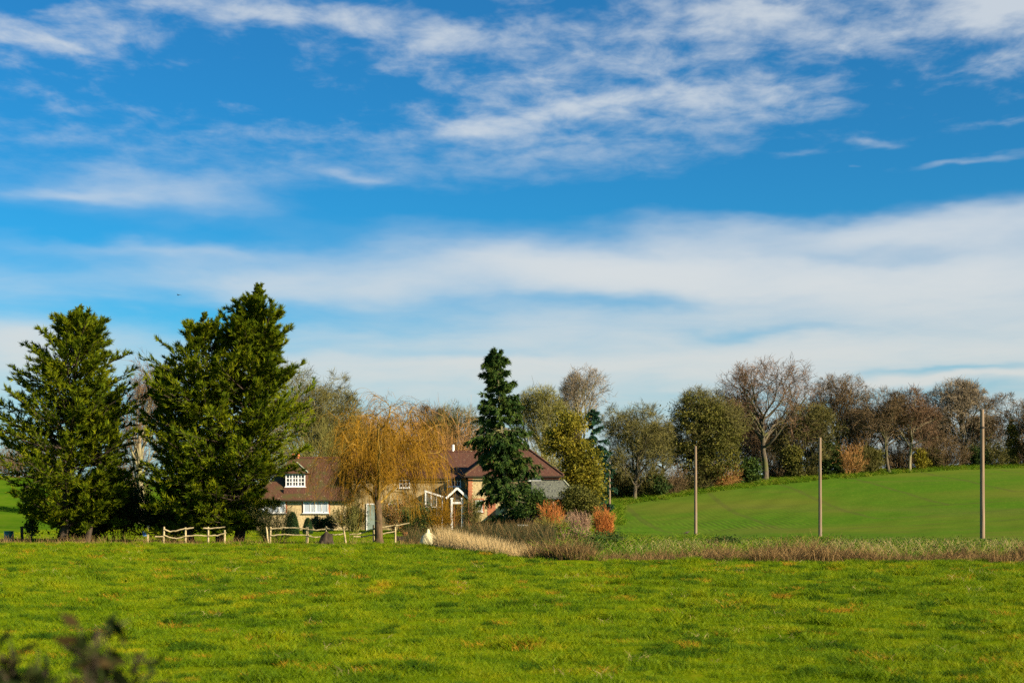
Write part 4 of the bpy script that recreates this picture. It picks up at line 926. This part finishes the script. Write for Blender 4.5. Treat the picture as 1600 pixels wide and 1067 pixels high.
# ------------------------------------------------------------------ poles, fence and small things
for px, d, top, lb, w in ((952.5, 172, 722, 'most distant and shortest telegraph pole, behind the orange dogwood', .15), (1087, 130, 697, 'second telegraph pole from the left, near the field corner', .15),
                          (1281.5, 116, 684, 'third telegraph pole from the left, in the green crop', .15), (1535, 88, 640, 'tallest telegraph pole with a dark band near its top, at the right', .155)):
    g = gpt(px, d); zt = zrow(top, d); e = empty('telegraph_pole', g, lb, 'pole', 'telegraph poles across the crop field')
    n = 8; f = np.linspace(0, 1, n)[:, None]; ln = np.array((g[0], d, g[2] - .3)) * (1 - f) + np.array((g[0] - .02, d, zt)) * f
    V, Fq = tubes(ln[None], [w], [w * .78], 12); top_ring = np.arange(len(V) - 12, len(V))
    obj('shaft', [(V, Fq), (np.concatenate([V[top_ring], [[ln[-1, 0], d, zt + .05]]]), np.array([(i, (i + 1) % 12, 12) for i in range(12)]))], M['pole'], e, True)
    if px > 1500:
        zb = zrow(668, d); obj('steel_band', [tubes(np.array([[(g[0] - .015, d, zb - .06), (g[0] - .015, d, zb + .06)]]), [.150], [.150], 12), bar((g[0] + .13, d, zb), (g[0] + .27, d - .02, zb), .05)], M['timber_dark'], e)

def fence(label, d, posts, rails, seed):
    rng = np.random.default_rng(seed); e = empty('post_and_rail_fence', gpt(posts[0][0], d), label, 'fence', 'post and rail fence along the garden')
    for (pb, pt, top) in posts:
        g = gpt(pb, d); t = np.array((gx(pt, d), d, zrow(top, d))); f = np.linspace(0, 1, 5)[:, None]
        ln = (g - np.array((0, 0, .15))) * (1 - f) + t * f; ln[1:-1, :2] += rng.normal(0, .006, (3, 2))
        obj('post', [tubes(ln[None], [.062], [.050], 6), (np.concatenate([tubes(ln[None], [.062], [.050], 6)[0][-6:], [t + (0, 0, .02)]]), np.array([(i, (i + 1) % 6, 6) for i in range(6)]))], M['rail'], e)
    for pts in rails:
        q = np.array([(gx(a, d), d - .05 + rng.normal(0, .01), zrow(b, d)) for a, b in pts])
        m = 4 * (len(q) - 1) + 1; ti = np.linspace(0, len(q) - 1, m); ln = np.stack([np.interp(ti, np.arange(len(q)), q[:, k]) for k in range(3)], -1); ln[1:-1, 2] += rng.normal(0, .012, m - 2)
        obj('rail', [tubes(ln[None], [.042 + .01 * rng.random()], [.034], 6)], M['rail'], e, True)
fence('wavy cleft-wood fence under the tallest conifer', 75.5, [(255, 256.5, 823), (290, 290, 824), (325.5, 325.5, 823), (351, 351, 828)],
    [[(243, 838), (256, 838)], [(256, 827), (265, 830), (275, 829), (290, 825)], [(256, 836), (268, 840), (278, 841), (290, 837)], [(290, 826), (303, 824)], [(290, 838), (305, 836), (325, 837)], [(318, 825), (335, 825), (352, 823)], [(325, 837), (340, 836), (354, 832)]], 1)
fence('cleft-wood fence from the bare shrub past the stump to the willow', 76.5, [(420, 416, 823), (421.5, 423, 823), (479.5, 479, 823), (480.5, 481, 823), (510, 510, 822), (541, 536.5, 823), (584, 583.5, 820), (618, 617.5, 820)],
    [[(423, 826), (440, 825), (455, 824), (480, 826)], [(423, 836), (445, 835), (480, 836)], [(481, 827), (495, 828), (510, 826)], [(481, 836), (490, 839), (505, 838)], [(511, 825), (523, 828), (536, 826)], [(515, 835), (527, 835), (538, 834)], [(546, 835), (560, 834), (575, 829), (584, 826)], [(553, 838), (568, 838), (584, 835)], [(584, 826), (600, 823), (618, 820)], [(584, 835), (600, 833), (618, 830)], [(618, 821), (640, 817)]], 2)

g = gpt(231, 79); e = empty('notice_post', g, 'short leaning post with a small blue notice beside the conifer', 'post')
obj('post', [bar(g - np.array((0, 0, .15)), g + np.array((.02, 0, 1.05)), .09)], M['rail'], e)
obj('notice', [box(g[0] - .26, g[0] - .06, g[1] - .075, g[1] - .05, .20, .42)], M['blue'], e); obj('notice_border', [box(g[0] - .27, g[0] - .05, g[1] - .049, g[1] - .03, .41, .47)], M['white'], e)

def lathe(prof, n, cx, cy, z0, rng=None, amp=0.0):
    a = np.arange(n) * 2 * np.pi / n; wob = 1 + (amp * np.sin(a * 3 + 1) + amp * .7 * np.sin(a * 5 + 2) if amp else 0 * a)
    V = np.array([(cx + np.cos(t) * r * w, cy + np.sin(t) * r * w, z0 + z) for r, z in prof for t, w in zip(a, wob)]); m = len(prof)
    Fq = np.array([(i * n + j, i * n + (j + 1) % n, (i + 1) * n + (j + 1) % n, (i + 1) * n + j) for i in range(m - 1) for j in range(n)])
    return V, Fq
g = gpt(507, 73); e = empty('tree_stump', g, 'dark rotten tree stump in front of the fence', 'stump')
V, Fq = lathe([(.52, -.1), (.43, .05), (.34, .25), (.29, .45), (.27, .58), (.20, .66), (.08, .60), (.01, .58)], 18, g[0], g[1], g[2], amp=.14); V[:, 0] += (V[:, 2] - g[2]) * .16
V[:, 2] += np.where(V[:, 2] > g[2] + .5, .08 * np.sin(V[:, 0] * 17), 0)
obj('trunk', [(V, Fq)], M['stump'], e)
for k in range(3):
    a = 3.6 + k * .9; obj('root', [tubes(np.array([[(g[0] + np.cos(a) * .3, g[1] + np.sin(a) * .3, g[2] + .16), (g[0] + np.cos(a) * .55, g[1] + np.sin(a) * .5, g[2] + .04), (g[0] + np.cos(a) * .75, g[1] + np.sin(a) * .65, g[2] - .06)]]), [.10], [.05], 7)], M['stump'], e, True)
g = gpt(669, 74); e = empty('cream_mound', g, 'pale cream domed object with a small peak beside the straw grass', 'cover')
V, Fq = lathe([(.44, -.05), (.47, .15), (.47, .38), (.42, .58), (.32, .74), (.19, .85), (.09, .90), (.085, 1.0), (.05, 1.07), (.005, 1.08)], 22, g[0], g[1], g[2], amp=.05)
obj('dome', [(V, Fq)], M['cover'], e, True); obj('rim', [lathe([(.45, .0), (.50, .02), (.50, .09), (.45, .11)], 22, g[0], g[1], g[2], amp=.05)], M['cover'], e, True)
g = gpt(630, 85); e = empty('feed_trough', g, 'dark wooden trough by the end of the fence right of the willow', 'trough')
z = g[2]; obj('body', [box(g[0] - .42, g[0] + .42, g[1] - .2, g[1] - .16, z, z + .42), box(g[0] - .42, g[0] + .42, g[1] + .16, g[1] + .2, z, z + .42), box(g[0] - .42, g[0] - .38, g[1] - .158, g[1] + .158, z, z + .42), box(g[0] + .38, g[0] + .42, g[1] - .158, g[1] + .158, z, z + .42), box(g[0] - .38, g[0] + .38, g[1] - .158, g[1] + .158, z + .05, z + .30)], M['timber_dark'], e)
for s_ in (-.36, .36): obj('leg', [box(g[0] + s_ - .04, g[0] + s_ + .04, g[1] - .25, g[1] - .202, z - .1, z + .45)], M['timber_dark'], e)
g2 = np.array((g[0] + .10, g[1] - .02, z + .30)); e = empty('flowerpot', g2, 'orange clay pot standing in the dark trough', 'pot')
obj('body', [lathe([(.01, .0), (.10, .0), (.14, .22), (.155, .30), (.12, .30), (.10, .20)], 14, g2[0], g2[1], g2[2])], M['pot'], e, True); obj('rim', [lathe([(.15, .26), (.175, .27), (.175, .34), (.15, .34)], 14, g2[0], g2[1], g2[2])], M['pot'], e, True)
g = gpt(817, 104); e = empty('garden_bench', g, 'low white slatted bench at the foot of the spruce', 'bench'); z = g[2]
for k in range(2): obj('seat_slat', [box(g[0] - .42, g[0] + .42, g[1] - .18 + k * .19, g[1] - .02 + k * .19, z + .40, z + .44)], M['white'], e)
for k in range(3): obj('back_slat', [box(g[0] - .42, g[0] + .42, g[1] + .19, g[1] + .22, z + .52 + k * .14, z + .62 + k * .14)], M['white'], e)
for s_ in (-.37, .37):
    obj('leg', [box(g[0] + s_ - .03, g[0] + s_ + .03, g[1] - .17, g[1] - .11, z - .05, z + .40)], M['white'], e); obj('leg', [box(g[0] + s_ - .03, g[0] + s_ + .03, g[1] + .222, g[1] + .27, z - .05, z + .93)], M['white'], e)
g = gpt(14, 82); e = empty('water_drum', g, 'teal plastic drum in the long grass at the left edge', 'drum')
obj('body', [lathe([(.26, .0), (.27, .2), (.285, .22), (.27, .24), (.27, .45), (.285, .47), (.27, .49), (.26, .70), (.22, .73), (.01, .74)], 16, g[0], g[1], g[2])], M['teal'], e, True); obj('lid', [lathe([(.24, .72), (.27, .73), (.27, .78), (.01, .79)], 16, g[0], g[1], g[2])], M['teal'], e, True)
g = gpt(35, 81); e = empty('old_post', g, 'short dark post in the long grass at the left edge', 'post'); obj('shaft', [bar(g - np.array((0, 0, .1)), g + np.array((-.03, 0, .95)), .13)], M['timber_dark'], e); obj('cap', [box(g[0] - .11, g[0] + .06, g[1] - .09, g[1] + .09, g[2] + .952, g[2] + 1.02)], M['timber_dark'], e)

def bird(name, label, c, L, facing, wings, m):
    e = empty(name, c, label, 'bird'); f = np.array((math.cos(facing), math.sin(facing), 0)); u = np.array((0, 0, 1.)); sd = np.cross(u, f); c = np.array(c, float)
    ts = [(-.62, .02, .0), (-.35, .05, .0), (-.15, .14, .02), (.08, .17, .03), (.26, .11, .09), (.38, .085, .17), (.47, .075, .20), (.55, .02, .19)]
    if wings: ts = [(a, r * .75, 0) for a, r, z in ts]
    ln = np.array([c + f * a * L + u * z * L for a, r, z in ts]); n = 10; a = np.arange(n) * 2 * np.pi / n
    V = np.array([p + (np.cos(q) * sd + np.sin(q) * u) * r * L for p, (_, r, _) in zip(ln, ts) for q in a]); m_ = len(ts)
    Fq = np.array([(i * n + j, i * n + (j + 1) % n, (i + 1) * n + (j + 1) % n, (i + 1) * n + j) for i in range(m_ - 1) for j in range(n)])
    obj('body', [(V, Fq)], M[m], e, True)
    for s_ in (-1, 1):
        if wings:
            q = np.array([c + f * .16 * L, c - f * .14 * L, c + sd * s_ * L * .65 - f * .12 * L + u * .16 * L, c + sd * s_ * L * .6 + f * .20 * L + u * .18 * L, c + sd * s_ * L * 1.25 - f * .22 * L + u * .05 * L])
            obj('wing', [(q, np.array([(0, 1, 2, 3)])), (q, np.array([(3, 2, 4)])), (q + (0, 0, .02 * L), np.array([(0, 3, 2, 1)])), (q + (0, 0, .02 * L), np.array([(3, 4, 2)]))], M[m], e)
        else: obj('leg', [bar(c + sd * s_ * .06 * L - u * .10 * L, c + sd * s_ * .07 * L - u * .42 * L, .03 * L)], M[m], e)
    return e
g = gpt(1073, 122); bird('pheasant', 'small dark bird standing in the crop beside the second pole', g + np.array((0, 0, .24)), .55, 0.5, False, 'plumage')
bird('flying_bird', 'tiny dark bird flying in the sky above the left conifers', (gx(279, 120), 120, zrow(461, 120)), .28, 2.7, True, 'plumage')

# ------------------------------------------------------------------ grasses
def scatter(n, x0, x1, y0, y1, rng, keep):
    x = x0 + (x1 - x0) * rng.random(n); y = y0 + (y1 - y0) * rng.random(n); k = keep(x, y); return x[k], y[k]
def blades(x, y, h, w, lean, rng, seg=2, tip=.15, wind=(0, 0)):
    n = len(x); P = np.stack([x, y, height(x, y) - .02], -1); a = rng.random(n) * 2 * np.pi
    D = np.stack([np.cos(a) * lean + wind[0], np.sin(a) * lean + wind[1], np.ones(n)], -1)
    pts = grow(P, D, h, seg, .06, (0, 0, 0), rng); pts[:, 1:] += (np.stack([np.cos(a), np.sin(a), -.5 * np.ones(n)], -1) * (h * lean * .5)[:, None])[:, None] * (np.linspace(0, 1, seg + 1)[1:] ** 2)[None, :, None]
    ww = np.broadcast_to(np.asarray(w, float), n); return tubes(pts, ww, ww * tip, 2, rng)
def stuff(name, parts, m, label=None, cat=None):
    return tag(obj(name, parts, m), label, cat, None, 'stuff')
rng = np.random.default_rng(900)
dd = ditch_dist
# tall straw on the near bank left of the ditch bend
def left_bank(x, y): q = dd(x, y); return (q < 1.75 - .5 * (y < 52)) & (x < 1.9) & (y < 69.5) & (x < -2.3 + (70 - y) * .22 + .2) & (x > -3.55) & (rng.random(len(x)) < np.clip(1.25 - np.abs(q - 1.2) / 1.3, 0, 1))
x, y = scatter(90000, -8, 3, 46, 71, rng, left_bank)
h = (.50 + .55 * rng.random(len(x))) * np.interp(y, [46, 52, 60, 66, 69.5], [.75, .8, .95, 1.25, .7])
stuff('straw_grass', [blades(x, y, h, .008, .22, rng)], M['dry'], 'tall pale straw-coloured grass along the ditch bend', 'grass')
# brown fringe along the straight ditch to the right
def right_bank(x, y): q = dd(x, y); n = np.sin(x * 1.3) * np.sin(x * .47 + 1) * .35; return (q < 1.9) & (x > .5) & (rng.random(len(x)) < np.clip(1.05 - np.abs(q - .9) / 1.2 + n, 0, 1))
# dark sedge behind the straw
def sedge_zone(x, y): return (dd(x, y) < 6.5) & (y > 52) & (y < 84) & (x > -3.0 + (68 - y) * .24) & (x < .029 * y)
x, y = scatter(38000, -6, 5, 51, 84, rng, sedge_zone)
stuff('dark_sedge', [blades(x, y, (.55 + .75 * rng.random(len(x))) * np.interp(y, [52, 60, 70], [.6, .95, 1.05]), .014, .25, rng, wind=(-.12, 0))], M['sedge'], 'dark sedge bank behind the straw grass', 'sedge')
def sedge_tip(x, y): return sedge_zone(x, y) & (rng.random(len(x)) < .5)
x, y = scatter(14000, -6, 5, 51, 84, rng, sedge_tip)
stuff('sedge_stalks', [blades(x, y, (.7 + .85 * rng.random(len(x))) * np.interp(y, [52, 60, 70], [.6, .95, 1.05]), .009, .25, rng, wind=(-.12, 0))], M['dry_brown'], 'brown stalks standing in the dark sedge bank', 'stalks')
# rank verge between ditch and crop
def verge_zone(x, y): return (y > 47.5) & (dd(x, y) > .8) & ~inside(CROP_EDGE, x, y) & (x > 1.2 + np.maximum(0, (y - 60) * .05)) & (x < y * .47) & (y < 100)
x, y = scatter(26000, 0, 24, 47, 90, rng, lambda x, y: verge_zone(x, y) & (np.sin(x * 1.7 + 2) * np.sin(y * .9) > .45))
stuff('verge_weeds', [leaves(np.stack([x, y, height(x, y) + .08 + .35 * rng.random(len(x))], -1), np.full(len(x), .045), rng)], M['holly'], 'dark broad-leaved weeds in the verge', 'weeds')
x, y = scatter(26000, 2, 42, 47, 72, rng, lambda x, y: verge_zone(x, y) & (rng.random(len(x)) < .35))
stuff('verge_straw', [blades(x, y, .25 + .35 * rng.random(len(x)), .007, .4, rng)], M['dry'], 'scattered pale stalks in the verge', 'grass')
# stalks along the left edge of the pasture, under the conifers and around the stump
x, y = scatter(26000, -34, -2.5, 70, 77, rng, lambda x, y: rng.random(len(x)) < np.interp(x, [-34, -16, -13, -9, -6.5, -5, -2.5], [.8, .8, .35, .25, .2, .7, .9]) * np.exp(-((y - 73.5) / 2.2) ** 2) * (.6 + .5 * np.sin(x * 2.1) * np.sin(x * .7)))
stuff('edge_stalks', [blades(x, y, .18 + .5 * rng.random(len(x)) ** 2, .007, .3, rng)], M['dry_brown'], 'thin dead stalks along the far pasture edge', 'stalks')
# rough strip at the foot of the far hedge
t = rng.random(7000); e0 = CROP_EDGE[3:10]; sx = np.interp(t, np.linspace(0, 1, 7), e0[:, 0]); sy = np.interp(t, np.linspace(0, 1, 7), e0[:, 1]); k = sx < 85
x, y = sx[k] + rng.normal(0, .5, k.sum()), sy[k] + 1.2 + rng.normal(0, 1.5, k.sum())
hedge_xy = [x, y]
x, y = scatter(2200, 9, 14, 150, 188, rng, lambda x, y: np.abs(x - np.interp(y, [128, 165, 184], [9, 11, 13])) < 1.5)
hedge_xy = np.concatenate([np.stack(hedge_xy), np.stack([x, y])], 1)

# pasture: tufts set out by geometry nodes
def tuft(name, seed, n, rad, hmin, hmax, w, lean, m):
    r = np.random.default_rng(seed); a = r.random(n) * 2 * np.pi; q = np.sqrt(r.random(n)) * rad
    P = np.stack([np.cos(a) * q, np.sin(a) * q, np.full(n, -.02)], -1); b = r.random(n) * 2 * np.pi
    L = hmin + (hmax - hmin) * r.random(n); D = np.stack([np.cos(b) * lean, np.sin(b) * lean, np.ones(n)], -1)
    pts = grow(P, D, L, 2, .05, (0, 0, 0), r); pts[:, 2] += np.stack([np.cos(b), np.sin(b), -.7 * np.ones(n)], -1) * (L * lean * .5)[:, None]
    me = make_mesh(name, [tubes(pts, np.full(n, w), np.full(n, w * .2), 2, r)]); me.materials.append(M[m]); return bpy.data.objects.new(name, me)
def instancer(name, x, y, scale, rot, idx, sources, label):
    me = bpy.data.meshes.new(name); n = len(x); me.vertices.add(n); me.vertices.foreach_set('co', np.stack([x, y, height(x, y)], -1).astype(np.float32).ravel())
    for nm, ty, val in (('tuft_scale', 'FLOAT', scale), ('tuft_turn', 'FLOAT', rot), ('tuft_kind', 'INT', idx)):
        at = me.attributes.new(nm, ty, 'POINT'); at.data.foreach_set('value', np.asarray(val, np.float32 if ty == 'FLOAT' else np.int32))
    o = bpy.data.objects.new(name, me); COL.objects.link(o); tag(o, label, 'grass', None, 'stuff')
    ng = bpy.data.node_groups.new(name, 'GeometryNodeTree')
    ng.interface.new_socket('Geometry', in_out='INPUT', socket_type='NodeSocketGeometry'); ng.interface.new_socket('Geometry', in_out='OUTPUT', socket_type='NodeSocketGeometry')
    nd, lk = ng.nodes, ng.links; gi, go = nd.new('NodeGroupInput'), nd.new('NodeGroupOutput'); iop = nd.new('GeometryNodeInstanceOnPoints'); jn = nd.new('GeometryNodeJoinGeometry')
    for s_ in reversed(sources):
        oi = nd.new('GeometryNodeObjectInfo'); oi.inputs['Object'].default_value = s_; oi.inputs['As Instance'].default_value = True; lk.new(oi.outputs['Geometry'], jn.inputs[0])
    def attr(nm, ty):
        q = nd.new('GeometryNodeInputNamedAttribute'); q.data_type = ty; q.inputs['Name'].default_value = nm; return q.outputs['Attribute']
    cx = nd.new('ShaderNodeCombineXYZ'); lk.new(attr('tuft_turn', 'FLOAT'), cx.inputs[2])
    lk.new(gi.outputs[0], iop.inputs['Points']); lk.new(jn.outputs[0], iop.inputs['Instance']); iop.inputs['Pick Instance'].default_value = True
    lk.new(attr('tuft_kind', 'INT'), iop.inputs['Instance Index']); lk.new(cx.outputs[0], iop.inputs['Rotation']); lk.new(attr('tuft_scale', 'FLOAT'), iop.inputs['Scale'])
    lk.new(iop.outputs[0], go.inputs[0]); md = o.modifiers.new('tufts', 'NODES'); md.node_group = ng
    return o
def pasture(x, y): return (np.abs(x) < y * .40 + 3) & (y < np.where(x < -3.4, 74, np.where(x > 1.4, 45.3, 45.3 + (1.4 - x) * 5.0))) & (dd(x, y) > 1.0)
src = [tuft('grass_tuft', 1, 110, .20, .03, .09, .0036, .40, 'grass'), tuft('grass_tuft', 2, 110, .22, .03, .12, .0034, .36, 'grass'), tuft('grass_tuft', 3, 100, .18, .025, .075, .0040, .5, 'grass'), tuft('tussock', 4, 150, .13, .07, .18, .0040, .38, 'grass'), tuft('pale_stalks', 5, 10, .12, .08, .20, .003, .5, 'dry'), tuft('rush_tuft', 6, 120, .13, .05, .14, .0042, .42, 'rush'), tuft('rusty_tuft', 7, 70, .16, .05, .14, .0040, .42, 'rusty')]
X, Y, SCL = [], [], []
for (ya, yb, dens, sc) in ((9, 20, 42, .9), (20, 32, 26, 1.05), (32, 48, 15, 1.3), (48, 75, 9, 1.6)):
    w = yb * .40 + 4; n = int(dens * (yb - ya) * 2 * w); x, y = scatter(n, -w, w, ya, yb, rng, pasture); X.append(x); Y.append(y); SCL.append(np.full(len(x), sc))
x, y, sc = np.concatenate(X), np.concatenate(Y), np.concatenate(SCL); n = len(x)
lump = np.sin(x * 1.7 + 2.0 * np.sin(y * .6)) * np.sin(y * 1.3 + 1.7 * np.sin(x * .8)) + .6 * np.sin(x * 4.1 + y * 1.9) * np.sin(y * 3.7 - x)
kind = np.where(rng.random(n) < np.clip((lump - .35) * .35, .01, .35), 3, rng.integers(0, 3, n)); kind = np.where(rng.random(n) < .008, 4, kind)
pa = np.sin(x * 2.3 + 3 * np.sin(y * .63 + 1)) * np.sin(y * 1.9 + 2 * np.sin(x * .81)) + .5 * np.sin(x * 5.9 - y * 3.7) * np.sin(y * 5.1 + x); pb = np.sin(x * 1.9 + 5 + 2 * np.sin(y * .7)) * np.sin(y * 1.55 + 3 * np.sin(x * .57 + 2)) + .5 * np.sin(x * 5.3 + y * 3.1) * np.sin(y * 4.3 - x)
kind = np.where(rng.random(n) < np.clip((pa - .55) * .9, .02, .5), 5, kind); kind = np.where(rng.random(n) < np.clip((pb - .80) * .8, .012, .35), 6, kind)
instancer('pasture_grass', x, y, sc * (.65 + .6 * rng.random(n)) * (1 + .22 * lump), rng.random(n) * 6.283, kind, src, 'short tussocky green pasture grass filling the foreground')
# rank verge, ditch fringe and hedge foot
vs = [tuft('verge_tuft', 11, 30, .28, .12, .34, .011, .55, 'verge'), tuft('verge_tuft', 12, 30, .26, .10, .26, .012, .7, 'verge'), tuft('verge_tuft', 13, 22, .22, .20, .50, .010, .5, 'verge')]
x, y = scatter(13000, 0, 45, 47, 100, rng, verge_zone); n = len(x)
instancer('verge_grass', x, y, np.maximum(.35, (.7 + .5 * rng.random(n)) * (1 + .5 * np.sin(x * .8 + y * .3) * np.sin(y * .55)) * np.interp(x / y, [.02, .12, .3], [1.6, 1.15, .75])), rng.random(n) * 6.283, rng.integers(0, 3, n), vs, 'rank green verge between ditch and crop field')
bs = [tuft('fringe_tuft', 14, 34, .18, .35, .85, .007, .30, 'dry_brown'), tuft('fringe_tuft', 15, 34, .20, .25, .60, .007, .42, 'dry_brown'), tuft('fringe_tuft', 16, 30, .20, .12, .35, .008, .5, 'verge')]
x, y = scatter(14000, .5, 46, 43.5, 50, rng, right_bank); n = len(x)
instancer('ditch_grass', x, y, (.5 + .65 * rng.random(n)) * (1 + .45 * np.sin(x * 1.1) * np.sin(x * .43)), rng.random(n) * 6.283, np.where(rng.random(n) < .22, 2, rng.integers(0, 2, n)), bs, 'brown dead grass fringe along the straight ditch')
x, y = hedge_xy; n = len(x)
instancer('hedge_foot_grass', x, y, 1.2 + 1.2 * rng.random(n), rng.random(n) * 6.283, rng.integers(0, 3, n), vs, 'rough grass strip at the foot of the far hedge')
# garden lawn behind the fence
x, y = scatter(26000, -40, 0, 74, 132, rng, lambda x, y: (x < -3.5) & (x > -y * .42) & (rng.random(len(x)) < .8))
instancer('lawn_grass', x, y, 1.2 + .8 * rng.random(len(x)), rng.random(len(x)) * 6.283, rng.integers(0, 3, len(x)), src[:3], 'green lawn grass behind the fence')

# ------------------------------------------------------------------ bramble close to the camera, bottom left
def bramble():
    r = np.random.default_rng(950); d = 3.1; gz = float(height(gx(50, d), d)); c = np.array((gx(48, d), d, gz)); n = 64
    a = r.random(n) * 2 * np.pi; P = np.stack([c[0] + np.cos(a) * .10, c[1] + np.sin(a) * .10, np.full(n, gz - .03)], -1)
    hgt = EYE - (1008 - HY) / F_PX * d - gz
    L = hgt * (.88 + .13 * r.random(n)); L[:2] = (hgt * 1.04, hgt * 1.07)
    D = np.stack([np.cos(a) * .075 - .015, np.sin(a) * .07, np.ones(n)], -1); D[0] = (.035, 0, 1); D[1] = (.05, .02, 1)
    l1 = grow(P, D, L, 9, .035, (0, 0, .0), r)
    P, Dd, t, pi = sprout(l1, 16, .82, 1, 30, 75, r); keep = (pi > 1) | (t > .9); P, Dd = P[keep], Dd[keep]; l2 = grow(P, Dd, .03 + .05 * r.random(len(P)), 3, .1, (0, 0, -.05), r)
    e = empty('bramble', c, 'blurred dark bramble close to the camera in the bottom left corner', 'bush')
    obj('stems', [tubes(l1, np.full(n, .006), np.full(n, .003), 5), tubes(l2, np.full(len(P), .003), np.full(len(P), .0015), 4)], M['bark_dark'], e, True)
    q = np.concatenate([l2[:, 3], l2[:, 2], l2[:, 1]]); q = q[r.random(len(q)) < .8]; obj('foliage', [leaves(q + r.normal(0, .012, q.shape), np.full(len(q), .026), r)], M['bramble'], e)
bramble()
